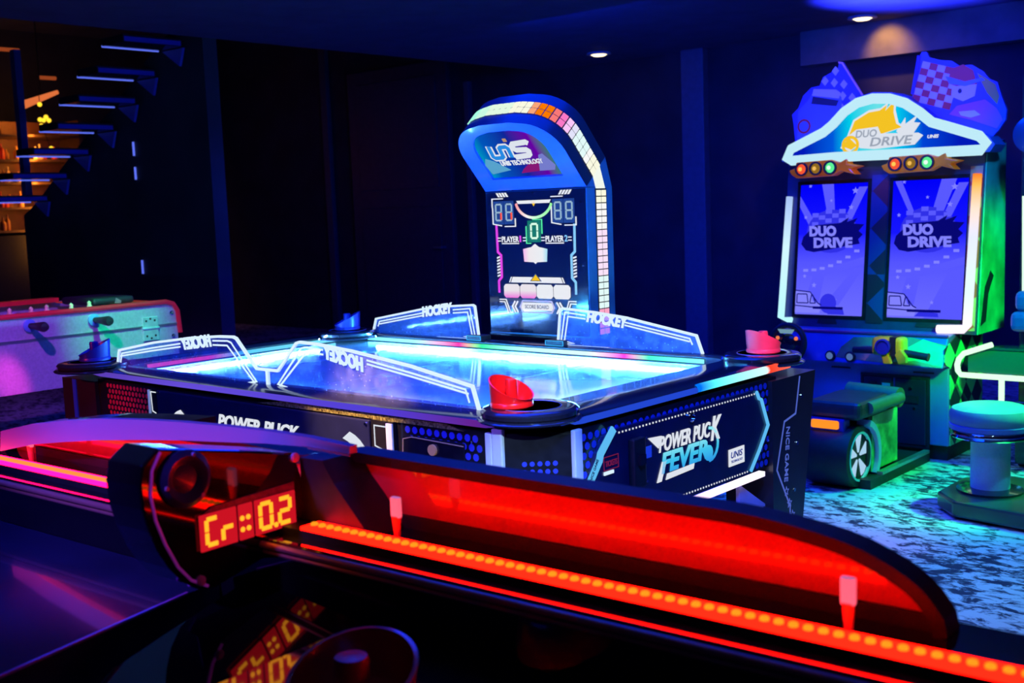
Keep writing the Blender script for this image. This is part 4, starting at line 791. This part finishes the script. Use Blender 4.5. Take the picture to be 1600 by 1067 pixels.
obj('brake_light', MB().box(.135, .275, 2.475, 2.50, .292, .332), glow('brake_orange', (1, .28, .02), 1.1), st_, bevel=.008)
obj('light_housing', MB().box(.115, .30, 2.49, 2.56, .275, .34), BLUP, st_, bevel=.01)
tr = obj('tyre', MB().lathe([(.10, .09), (.145, .10), (.152, .13), (.152, .31), (.145, .34), (.118, .345), (.115, .33), (.10, .33)], (0, 2.575, .153), 40, 'x'), BLM, st_, smooth=True)
rmp = glow('wheel_glow', (.45, .75, 1), .85)
obj('wheel_face', MB().lathe([(.112, .318), (.112, .322), (0, .322)], (0, 2.575, .153), 32, 'x'), mat('wheel_blue', (.08, .2, .6), .3, em=(.03, .2, .8), es=.8), tr)
obj('wheel_rim', MB().strip([(2.575 + .115*math.cos(a), .153 + .115*math.sin(a)) for a in [2*PI*i/32 for i in range(32)]], .01, (.335, 0, 0), Y, Z, (.012, 0, 0), True), mat('rim_teal', (.1, .45, .5), .3, em=(.02, .2, .3), es=.4), tr)
for i in range(5):
    a = 2*PI*i/5 + .3
    def wp(r_, t_): return (2.575 + r_*math.cos(t_), .153 + r_*math.sin(t_))
    obj('spoke', MB().prism([wp(.02, a-.25), wp(.105, a-.30), wp(.108, a), wp(.105, a+.30), wp(.02, a+.25)], (.322, 0, 0), Y, Z, (.012, 0, 0)), rmp, tr)
obj('fender', MB().strip([(2.575 + .165*math.cos(a), .153 + .165*math.sin(a)) for a in [math.radians(t) for t in range(-40, 80, 10)]], .03, (.30, 0, 0), Y, Z, (.07, 0, 0)), GUS, st_)
obj('floor_rail', MB().box(.10, .40, 2.56, 3.28, 0, .045), BLM, st_)
obj('rail_edge', MB().box(.37, .40, 2.70, 3.28, .045, .06), ALU, st_)

# ------------------------------------------------------------------ stool
stl = thing('bar_stool', 'round green lit stool on a pale column with chrome rings and platform', 'stool', (.965, 2.53, 0))
obj('platform', MB().prism([(.78, 2.40), (.90, 2.27), (1.55, 2.18), (1.62, 2.30), (1.62, 2.85), (.86, 2.85), (.78, 2.70)], (0, 0, .012), X, Y, (0, 0, .07)), mat('platform_top', (.03, .05, .04), .3, coat=.4, noise=.1), stl, bevel=.012)
obj('platform_foot', MB().prism([(.82, 2.42), (.92, 2.31), (1.52, 2.24), (1.58, 2.80), (.88, 2.80)], (0, 0, 0), X, Y, (0, 0, .012)), BLM, stl)
obj('base_disc', MB().lathe([(.14, .082), (.14, .092), (.09, .10), (0, .10)], (.965, 2.53, 0), 36), BLR, stl, smooth=True)
obj('column', MB().lathe([(.082, .10), (.082, .33), (0, .33)], (.965, 2.53, 0), 36), mat('column_pale', (.5, .6, .75), .5, noise=.06, nscale=120), stl, smooth=True)
obj('chrome_ring', MB().lathe([(.10, .325), (.165, .328), (.170, .334), (.165, .341), (.170, .347), (.170, .354), (.165, .361), (.12, .363)], (.965, 2.53, 0), 44), CHR, stl, smooth=True)
obj('seat_band', MB().lathe([(.16, .36), (.172, .366), (.173, .385), (.165, .39)], (.965, 2.53, 0), 40), mat('violet_band', (.2, .18, .5), .35), stl, smooth=True)
obj('cushion', MB().lathe([(.165, .385), (.172, .40), (.172, .43), (.160, .452), (.13, .463), (.0, .466)], (.965, 2.53, 0), 40), mat('stool_vinyl', (.25, .32, .36), .4, noise=.06), stl, smooth=True)

# ------------------------------------------------------------------ cabinet with green neon frame at the right edge
gm = thing('neon_arcade_cabinet', 'dark arcade cabinet with bent green neon frame at the right edge', 'arcade machine', (1.1, 3.6, 0))
GNE = glow('green_neon', (.55, 1, .6), 1.5)
obj('cabinet', MB().prism([(3.40, 0), (3.95, 0), (3.95, 1.95), (3.40, 1.95)], (.80, 0, 0), Y, Z, (.72, 0, 0)), BLM, gm, bevel=.01)
obj('neon_frame', MB().tube([(.706, 3.30, .628), (.63, 3.30, .60), (.564, 3.30, .575), (.540, 3.30, .545), (.532, 3.30, .515), (.536, 3.30, .485), (.550, 3.30, .466), (.60, 3.30, .465), (1.45, 3.30, .465)], .014, 10), GNE, gm, smooth=True)
obj('neon_post', MB().tube([(.753, 3.30, .465), (.753, 3.30, .05)], .014, 10), GNE, gm, smooth=True)
obj('glass_shelf', MB().prism([(.60, 3.31), (1.45, 3.31), (1.45, 3.42), (.73, 3.42)], (0, 0, .60), X, Y, (0, 0, .012)), mat('dark_glass', (.02, .05, .05), .05, coat=1), gm)
obj('front_glass', MB().box(.58, 1.45, 3.318, 3.326, .48, .595), mat('green_glass', (.02, .09, .06), .08, coat=1), gm)
obj('seat_shell', MB().box(.80, 1.05, 3.25, 3.40, .70, .80).box(.815, 1.0, 3.27, 3.40, .80, .90), BLUP, gm, bevel=.03, seg=3)
obj('front_panel', MB().box(.80, 1.45, 3.36, 3.40, .02, .34), BLK, gm, bevel=.006)
obj('side_light', MB().box(.858, .872, 3.34, 3.36, .10, .27), CYAN, gm)
obj('neon_tube', MB().tube([(.835, 3.36, 1.36), (.84, 3.36, .85)], .014, 10), ramp_glow('tall_neon', 'Z', -1.4, 2, [(0, (.4, 1, .5)), (1, (.8, 1, .85))], 1.2), gm, smooth=True)
obj('round_badge', MB().lathe([(.09, 0), (.09, -.02), (.07, -.025), (0, -.025)], (.865, 3.37, 1.655), 28, 'y'), mat('badge_dark', (.03, .03, .12), .3, coat=.5), gm, smooth=True)
# ------------------------------------------------------------------ metal foosball table at the left
OFF = Vector((0, 0, 0))
ft = thing('foosball_table', 'brushed metal foosball table with red top rim standing by the left side', 'game table', (-3.2, 0, 0))
FX = -2.75
BRU = mat('brushed_metal', (.55, .5, .58), .42, metal=.55, noise=.12, nscale=90)
def rr(y0, y1, z0, z1, r, n=5):
    return [(y0, z0), (y1, z0), (y1, z1-r)] + [(y1-r + r*math.cos(math.radians(90*i/n)), z1-r + r*math.sin(math.radians(90*i/n))) for i in range(1, n+1)] + [(y0, z1)]
obj('side_panel', MB().prism(rr(-1.1, .865, .595, .965, .05), (FX-.03, 0, 0), Y, Z, (.03, 0, 0)), BRU, ft)
obj('side_panel', MB().prism(rr(-1.1, .865, .595, .965, .05), (-3.65, 0, 0), Y, Z, (.03, 0, 0)), BRU, ft)
obj('end_panel', MB().box(-3.62, FX-.03, .83, .86, .60, .93), BRU, ft)
obj('field', MB().box(-3.62, FX-.03, -1.1, .83, .70, .72), mat('foosball_green', (.03, .12, .05), .5, noise=.1), ft)
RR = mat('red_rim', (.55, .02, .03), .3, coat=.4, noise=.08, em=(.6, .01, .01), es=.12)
rim_ = [(FX+.006, -1.1, .972), (FX+.006, .80, .972), (FX+.006, .845, .958), (FX+.006, .868, .92), (FX+.006, .876, .80)]
obj('red_rim', MB().tube(rim_, .013, 8), RR, ft, smooth=True)
obj('red_rim', MB().box(FX-.09, FX-.004, -1.1, .60, .966, .974), RR, ft); obj('red_rim', MB().box(-3.65, -3.56, -1.1, .62, .966, .99), RR, ft)
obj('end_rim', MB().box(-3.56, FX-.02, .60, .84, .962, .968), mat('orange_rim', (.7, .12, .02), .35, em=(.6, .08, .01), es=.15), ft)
obj('ball_cup', MB().box(-3.30, -2.95, .50, .74, .968, 1.008), BLM, ft, bevel=.015); obj('ball_cup_glint', MB().prism([(.62, .975), (.655, .972), (.66, .985), (.63, 1.003)], (-2.949, 0, 0), Y, Z, (.002, 0, 0)), ALU, ft)
gv = obj('seam_groove', MB().box(FX, FX+.004, -1.1, .865, .842, .850).box(FX, FX+.008, -1.1, .865, .850, .856), mat('groove_metal', (.4, .4, .45), .3, metal=.8), ft)
for i, (y, z) in enumerate(((-.30, .965), (.05, .950), (.385, .945))):
    rd = obj('rod', MB().cyl((-3.7, y, z-.03), (FX+.06, y, z-.03), .010, n=12), CHR, ft, smooth=True)
    obj('rod_collar', MB().lathe([(.03, 0), (.032, .012), (.02, .018), (0, .018)], (FX, y, z-.03), 18, 'x'), mat('blue_collar_%d' % i, (.1, .25, .5), .3), rd, smooth=True)
    obj('handle', MB().lathe([(.014, .02), (.016, .06), (.022, .12), (.025, .15), (.02, .165), (0, .168)], (FX, y, z-.03), 16, 'x'), BLM, rd, smooth=True)
for i, y in enumerate((-.055, .03, .12, .22, .33, .45)):
    obj('player_figure', MB().lathe([(.012, 0), (.014, .02), (.009, .03), (.011, .04), (0, .05)], (-2.86 - .04*(i % 2), y, .955), 10), mat('figure_cream_%d' % i, (.8, .65, .3), .4), ft, smooth=True)
hg = obj('hinge', MB().box(FX, FX+.010, .655, .745, .845, .90).box(FX, FX+.010, .655, .745, .775, .835).cyl((FX+.008, .65, .84), (FX+.008, .75, .84), .008, n=10), mat('hinge_steel', (.75, .85, .85), .3, metal=.7, noise=.15), ft, bevel=.003)
for y, z in ((.675, .88), (.725, .88), (.70, .89), (.675, .80), (.725, .80), (.70, .787)): obj('screw', MB().cyl((FX+.008, y, z), (FX+.011, y, z), .006, n=10), BLM, hg)
for y, z in ((.835, .91), (.835, .785)): obj('bolt', MB().lathe([(.012, 0), (.012, .004), (.006, .006), (0, .004)], (FX, y, z), 14, 'x'), CHR, ft, smooth=True)
for x, y in ((-2.9, .70), (-3.5, .70), (-2.9, -.95), (-3.5, -.95)): obj('leg', MB().box(x-.06, x+.06, y-.06, y+.06, 0, .60), BLM, ft)

# ------------------------------------------------------------------ open stairs with lit edges
OFF = Vector((0, 0, 0))
sc_ = thing('staircase', 'dark open staircase with blue lit tread edges rising at the far left', 'stairs', (-6.4, 2.2, 0))
sc_['kind'] = 'structure'
del sc_['label']; del sc_['category']
TRD = mat('tread_black', (.03, .03, .05), .12, coat=.6, noise=.1)
EDG = glow('tread_edge_blue', (.12, .18, 1), 1.0)
for i, (x, z) in enumerate(((-5.21, 2.68), (-5.60, 2.50), (-5.91, 2.32), (-6.27, 2.14), (-6.70, 1.97), (-7.10, 1.79), (-7.48, 1.61))):
    t_ = obj('tread', MB().box(x, x+.30, 1.94, 2.42, z+.006, z+.06), TRD, sc_)
    obj('edge_light', MB().box(x-.004, x+.008, 1.94, 2.405, z, z+.013), EDG, t_)
    obj('back_edge', MB().box(x+.30, x+.304, 1.95, 2.41, z+.012, z+.045), mat('tread_back_%d' % i, (.05, .06, .45), .4, em=(0, 0, .25), es=.2), t_)  # blue light falling on the back face is painted in
    obj('wall_glow', MB().prism([(x+.02, z), (x+.30, z), (x+.24, z-.13)], (0, 2.425, 0), X, Z, (0, .02, 0)), mat('wall_glow_blue_%d' % i, (.12, .14, .9), .4), t_)  # blue triangle painted for edge light washing the stair wall
obj('post', MB().box(-7.58, -7.50, 2.38, 2.44, 1.65, 2.97), mat('post_blue', (.08, .1, .4), .5), sc_)
for i, (z0, z1) in enumerate(((1.93, 2.04), (1.74, 1.84), (.98, 1.09))):  # glowing bars that imitate reflections of the tread edge lights
    OFF = Vector((0, 0, 0))
    tag(obj('stair_reflection', MB().box(-5.755, -5.743, 2.447, 2.459, z0, z1), EDG), ('topmost of three thin blue painted reflections on the stair wall', 'middle of three thin blue painted reflections on the stair wall', 'lowest of three thin blue painted reflections, just above the foosball table')[i], 'painted reflection', 'painted reflections on the stair wall')

# ------------------------------------------------------------------ bar shelves with bottles behind the stairs
OFF = Vector((0, 0, 0))
bs_ = thing('bar_shelf', 'dark bar shelving with warm lit bottles seen between the stair treads', 'shelf', (-10.4, 3.7, 0))
SHW = mat('shelf_wood', (.12, .06, .03), .5, noise=.2)
obj('back_board', MB().box(-10.72, -10.68, 2.6, 4.5, 1.33, 2.62), mat('shelf_back', (.10, .03, .015), .6, noise=.4, nscale=6), bs_)
SHZ = (1.36, 1.62, 1.90, 2.16, 2.44)
obj('counter', MB().box(-10.70, -10.15, 2.6, 4.4, 0, 1.30), BLM, bs_)
for z in SHZ: obj('shelf_board', MB().box(-10.68, -10.2, 2.6, 4.4, z-.025, z), SHW, bs_)
for y in (2.6, 4.4): obj('upright', MB().box(-10.70, -10.2, y-.02, y+.02, 0, 2.62), SHW, bs_)
for z in SHZ: area('shelf_lamp', (-10.15, 3.8, z+.2), (-10.5, 3.8, z+.02), (1, .34, .04), 4, .06, 1.3)
OFF = Vector((0, 0, 0))
AMB = [mat('amber_glass', (.9, .45, .08), .15, coat=.5), mat('red_glass', (.7, .06, .03), .15, coat=.5), mat('cream_glass', (.9, .7, .35), .25, coat=.5), mat('brown_glass', (.35, .12, .03), .12, coat=.5)]
shn = ('lowest shelf', 'second shelf', 'third shelf', 'fourth shelf', 'top shelf')
kinds = ('amber', 'red', 'cream', 'brown')
def bottle_bm(h, r, sq):
    return MB().lathe([(r*.9, 0), (r, .01), (r, h*.55), (r*.8, h*.66), (r*.32, h*.76), (r*.3, h*.97), (r*.36, h), (0, h)], (0,0,0), 12)
OFF = Vector((0, 0, 0))
for si, z in enumerate(SHZ):
    ys = [3.34 + .075*i for i in range((3, 5, 7, 11, 3)[si])]
    for i, y in enumerate(ys):
        k_ = (i*3 + si*2 + (i//2)) % 4; h = .12 + .03*((i*7 + si) % 3); 
        b_ = obj('bottle', bottle_bm(h, .03 + .004*((i+si) % 2), 0), AMB[k_], smooth=True)
        b_.location = (-10.36 + .05*((i*5) % 3), y, z)
        n_th = ('first', 'second', 'third', 'fourth', 'fifth', 'sixth', 'seventh', 'eighth', 'ninth', 'tenth', 'eleventh')[i]
        tag(b_, '%s glass bottle, %s from the left on the %s of the bar' % (kinds[k_], n_th, shn[si]), 'bottle', 'bottles on the bar shelves')
# yellow string bulbs and orange lamps near the bar
YB = glow('yellow_bulb', (1, .62, .03), 1.6)
OFF = Vector((0, 0, 0))
sl_ = thing('string_light', 'string of small round yellow bulbs hanging before the bar shelves', 'string light', (-9.6, 3.7, 2.0))
pxs = [(-9.6, 3.63, 2.72), (-9.6, 3.69, 2.585), (-9.6, 3.62, 2.555), (-9.6, 3.66, 2.55), (-9.6, 3.72, 2.55), (-9.6, 3.63, 2.49), (-9.6, 3.72, 2.245), (-9.6, 3.70, 2.215), (-9.6, 3.74, 2.19), (-9.6, 3.67, 2.175)]
for p in pxs: obj('bulb', MB().lathe([(0, -.026), (.018, -.018), (.026, 0), (.018, .018), (0, .026)], p, 10), YB, sl_, smooth=True)
obj('cable', MB().tube([(-9.6, 3.63, 2.95)] + pxs, .004, 5), BLM, sl_)
OFF = Vector((0, 0, 0))
lm_ = thing('bar_lamp', 'orange glowing tilted bar lamp above the shelves', 'lamp', (-9.7, 3.75, 2.8))
obj('shade', MB().cyl((-9.7, 3.50, 2.72), (-9.7, 3.90, 2.875), .045, .022, 14), glow('orange_shade', (1, .22, .06), .75), lm_, smooth=True)
obj('socket', MB().cyl((-9.7, 3.47, 2.71), (-9.7, 3.42, 2.75), .04, .035, 12), glow('peach_shade', (1, .4, .2), .6), lm_, smooth=True)
obj('hanging_rod', MB().cyl((-9.7, 3.7, 2.82), (-9.7, 3.7, 3.9), .006, n=6), BLM, lm_)
for i, (y0, y1, z, lb) in enumerate(((3.25, 3.60, 3.33, 'dull orange strip lamp under the upper gallery at the left edge'), (3.80, 4.0, 3.05, 'small dull orange oval lamp left of the second tread'))):
    OFF = Vector((0, 0, 0))
    tag(obj('strip_lamp', MB().box(-9.92, -9.88, y0, y1, z-.02, z+.02), glow('dull_orange_%d' % i, (.35, .06, .015), .8), bevel=.012), lb, 'lamp')

# ------------------------------------------------------------------ red lit air hockey table in the foreground
OFF = Vector((0, 0, 0))
fg = thing('air_hockey_table', 'dark air hockey table in the foreground with red lit guard and score pod', 'game table', (.224, -1.446, 0), None, .05143)
GL = mat('gloss_black', (.006, .006, .010), .06, coat=1, noise=.1)
obj('body', MB().box(-.35, 3.0, -1.15, .16, .1, .70), BLK, fg)
NPF = mat('playfield_navy', (.02, .025, .09), .16, coat=.8, noise=.3, nscale=5)
obj('playfield', MB().prism([(-.30, -1.15), (.86, -1.15), (.905, -.485), (.835, -.13), (.83, -.06), (-.30, -.06)], (0, 0, .70), X, Y, (0, 0, .09)), NPF, fg)
obj('playfield', MB().box(1.18, 3.0, -1.15, -.06, .70, .79), GL, fg)
obj('field_edge', MB().tube([(.912, -.50, .7915), (.838, -.13, .7915)], .003, 6), mat('violet_edge', (.5, .1, .5), .3, coat=.3), fg)
def zt(x, y): return .788 + .25*(y + .1) - .097*(x - 1.05)
qs = [(.915, -.42), (1.175, -.42), (1.175, .0), (.915, .0)]
obj('glossy_ramp', MB().add([(x, y, zt(x, y)) for x, y in qs] + [(x, y, .66) for x, y in qs], [(0,1,2,3), (7,6,5,4), (0,4,5,1), (1,5,6,2), (2,6,7,3), (3,7,4,0)]), mat('mirror_black', (.004, .004, .006), .05, coat=1, spec=1), fg)
obj('far_rail', MB().box(-.35, 3.0, -.058, .16, .70, .884), GL, fg, bevel=.003)
obj('rail_reflection', MB().tube([(-.35, -.060, .874), (3.0, -.060, .874)], .006, 10), mat('reflection_metal', (.7, .3, .3), .4, metal=.6), fg, smooth=True)  # reddish tubes imitate the light strip's reflection in the rail
obj('rail_reflection', MB().tube([(-.35, -.056, .862), (3.0, -.056, .862)], .004, 8), bpy.data.materials['reflection_metal'], fg, smooth=True)
obj('light_channel', MB().box(-.35, 3.0, -.022, .022, .884, .8955), BLM, fg)
obj('light_strip', MB().box(1.0, 2.9, -.02, .02, .8955, .9005), glow('red_strip', (1, .002, .0006), 17), fg, label='glowing red light strip')
DIO = glow('diode_orange', (1, .26, .01), 1.3); dm = None
xx = 1.012; first = None
while xx < 2.6:
    if first is None:
        first = obj('light_diode', MB().lathe([(.0062, 0), (.0062, .003), (.0045, .0045), (0, .005)], (0, 0, 0), 8), DIO, fg)
        d_ = first
    else:
        d_ = first.copy(); C.objects.link(d_); d_.parent = fg
    d_.location = (xx, 0, .9005); xx += .0185
obj('light_strip', MB().box(-.33, .86, -.02, .02, .8955, .9005), glow('magenta_red_strip', (1, .0012, .045), 15), fg, label='glowing red light strip')
obj('lit_diodes', MB().box(-.33, .86, -.007, .007, .9005, .9035), glow('yellow_strip', (1, .26, .05), 1.2), fg, label='yellow glowing line of the left light strip')
GP = mat('guard_red', (.85, .06, .05), .3, coat=1, noise=.06)
GY = .115
def arch(x0, x1, dz=0, low=False):
    P = [(-.17, .915), (-.12, .940), (.03, .974), (.18, .992), (.36, 1.002), (.60, 1.005), (1.0, .995), (1.60, .991), (1.74, .989), (1.85, .976), (1.91, .958), (1.955, .933), (1.98, .903)]
    Q = []
    for i in range(len(P)-1):
        a, b, c, d = P[max(i-1, 0)], P[i], P[i+1], P[min(i+2, len(P)-1)]
        for s in range(4):
            t = s/4; Q.append(tuple(.5*(2*b[k] + (c[k]-a[k])*t + (2*a[k]-5*b[k]+4*c[k]-d[k])*t*t + (3*b[k]-a[k]-3*c[k]+d[k])*t**3) for k in (0, 1)))
    Q.append(P[-1])
    return [(x, z + dz - (.022 if low and x < 1.0 else 0)) for x, z in Q if x0 <= x <= x1]
gp = [(-.15, .884)] + arch(-.15, 1.985, -.012, True) + [(1.982, .884)]
obj('guard_panel', MB().prism(gp, (0, GY, 0), X, Z, (0, .012, 0)), GP, fg, label='red lit guard panel')
cap = arch(-1, 3, 0, True); capm = MB()
capm.strip([(-.18, .884)] + cap + [(1.984, .884)], .017, (0, GY-.022, 0), X, Z, (0, .045, 0))
obj('guard_cap', capm, BLM, fg)
obj('guard_foot_shade', MB().box(1.03, 1.975, GY-.008, GY, .884, .904), BLM, fg); obj('guard_foot_shade', MB().box(-.05, .86, GY-.008, GY, .884, .902), BLM, fg)  # black strips put in for the shade along the guard's foot
hd = [(-.04, .909), (.10, .938), (.232, .957), (.37, .974), (.508, .988), (.64, 1.0), (.764, 1.009), (.88, 1.018), (.984, 1.023), (1.083, 1.021)]
hu_ = [(1.084, 1.034), (.985, 1.039), (.88, 1.040), (.77, 1.038), (.64, 1.034), (.51, 1.027), (.37, 1.017), (.24, 1.002), (.10, .982), (-.03, .955)]
obj('hood_band', MB().prism(hd + hu_, (0, .02, 0), X, Z, (0, .016, 0)), mat('violet_gloss', (.42, .36, .62), .3, coat=.4), fg, label='glossy violet hood band over the left guard')
obj('hood_top', MB().prism([(x, z-.020) for x, z in hu_[4:]][::-1] + [(x, z-.001) for x, z in hu_[4:]], (0, .036, 0), X, Z, (0, .06, 0)), BLR, fg)
obj('band_end', MB().prism([(.985, 1.020), (1.084, 1.018), (1.084, 1.022), (.985, 1.0245)], (0, .018, 0), X, Z, (0, .002, 0)), mat('end_pale', (.6, .55, .8), .2, metal=.6), fg)
PST = mat('post_white', (.9, .75, .85), .3, em=(1, .35, .6), es=.35); PSS = mat('post_red', (.8, .25, .25), .3)
for x, s in ((1.155, 1), (1.893, 1), (.045, .7)):
    y = .045
    p_ = obj('guard_post', MB().cyl((x, y, .884), (x, y, .925), .0045, .008, 10), PSS, fg, smooth=True)
    obj('post_block', MB().box(x-.009, x+.009, y-.005, y+.005, .922, .922 + .034*s), PST, p_, bevel=.003)
    obj('post_foot', MB().lathe([(.009, .884), (.009, .888), (.005, .891), (0, .891)], (x, y, 0), 12), PSS, p_, smooth=True)
obj('pod_foot', MB().prism([(.95, .885), (1.11, .885), (1.03, .965), (1.005, 1.0), (.95, 1.0)], (0, .03, 0), X, Z, (0, .084, 0)), BLM, fg)
# score pod
pod = [(.06, 1.005), (-.20, 1.005), (-.238, 1.06), (-.262, 1.05), (-.274, 1.016), (-.272, .98), (-.264, .945), (-.25, .91), (-.233, .880), (-.21, .852), (-.18, .832), (-.155, .828), (-.018, .858), (.06, .885)]
pod = [(.018, 1.010), (-.09, 1.035), (-.238, 1.066), (-.268, 1.045)] + pod[4:]
pd_ = obj('score_pod', MB().prism(pod, (.86, 0, 0), Y, Z, (.09, 0, 0)), GL, fg, bevel=.004)
obj('edge_highlight', MB().tube([(.951, y*.955 - .002, z) for y, z in [(-.245, 1.06), (-.262, 1.035), (-.268, 1.0), (-.262, .96), (-.248, .92), (-.228, .88), (-.205, .853), (-.175, .836)]], .0025, 6), mat('violet_highlight', (.45, .12, .55), .3, em=(.3, .02, .35), es=.25), pd_, smooth=True)  # violet tube paints the gloss highlight along the pod's edge
obj('speaker_ring', MB().lathe([(.044, 0), (.045, .006), (.036, .012), (.026, .008), (.022, .003), (.012, .006), (0, .006)], (.95, -.198, 1.012), 30, 'x'), mat('speaker_blue', (.03, .04, .16), .35, coat=.3), pd_, smooth=True)
for a in (70, 190, 310): obj('screw', MB().lathe([(.004, 0), (.003, .003), (0, .003)], (.960, -.198 + .038*math.cos(math.radians(a)), 1.012 + .038*math.sin(math.radians(a))), 10, 'x'), GUS, pd_)
for y, z in ((.018, 1.002), (-.182, .848)): obj('bolt', MB().lathe([(.0085, 0), (.0085, .004), (.004, .006), (0, .006)], (.95, y, z), 14, 'x'), GUS, pd_, smooth=True)
PX = .953
pcb = obj('display_board', MB().prism([(-.155, .958), (.012, .963), (.012, .895), (-.175, .892), (-.178, .945)], (PX-.003, 0, 0), Y, Z, (.003, 0, 0)), mat('circuit_violet', (.12, .04, .22), .4, noise=.4, nscale=120), pd_)
RW = glow('red_window', (.75, .008, .02), .8); DG = glow('digit_amber', (1, .33, .015), 1.7)
for y0, y1 in ((-.180, -.110), (-.106, -.078), (-.074, .010)):
    rw = obj('display_window', MB().box(PX, PX+.004, y0, y1, .892, .950), RW, pcb, bevel=.002)
dg_ = MB(); n_ = (.0012, 0, 0); o_ = PX + .0042
segs(dg_, 'C', (o_, -.172, .898), Y, Z, .027, .047, .0068, n_); segs(dg_, 'r', (o_, -.142, .898), Y, Z, .027, .047, .0068, n_)
for y in (-.101, -.089):
    for z in (.910, .928): dg_.lathe([(.0042, 0), (.0042, .0012), (0, .0012)], (o_, y, z), 10, 'x')
segs(dg_, '0', (o_, -.068, .898), Y, Z, .029, .047, .0068, n_); segs(dg_, '2', (o_, -.029, .898), Y, Z, .029, .047, .0068, n_)
dg_.lathe([(.0042, 0), (.0042, .0012), (0, .0012)], (o_, -.034, .9015), 10, 'x')
obj('display_digits', dg_, DG, pcb, label='amber digits reading Cr 0.2')
mf = mallet('air_hockey_mallet', 'dark red mallet cut off by the bottom edge, lying on the foreground table', (1.630, -1.658, .791), mat('dark_red_plastic', (.6, .02, .015), .25, coat=.4), math.radians(110), None, 1.55, None, 1.05)
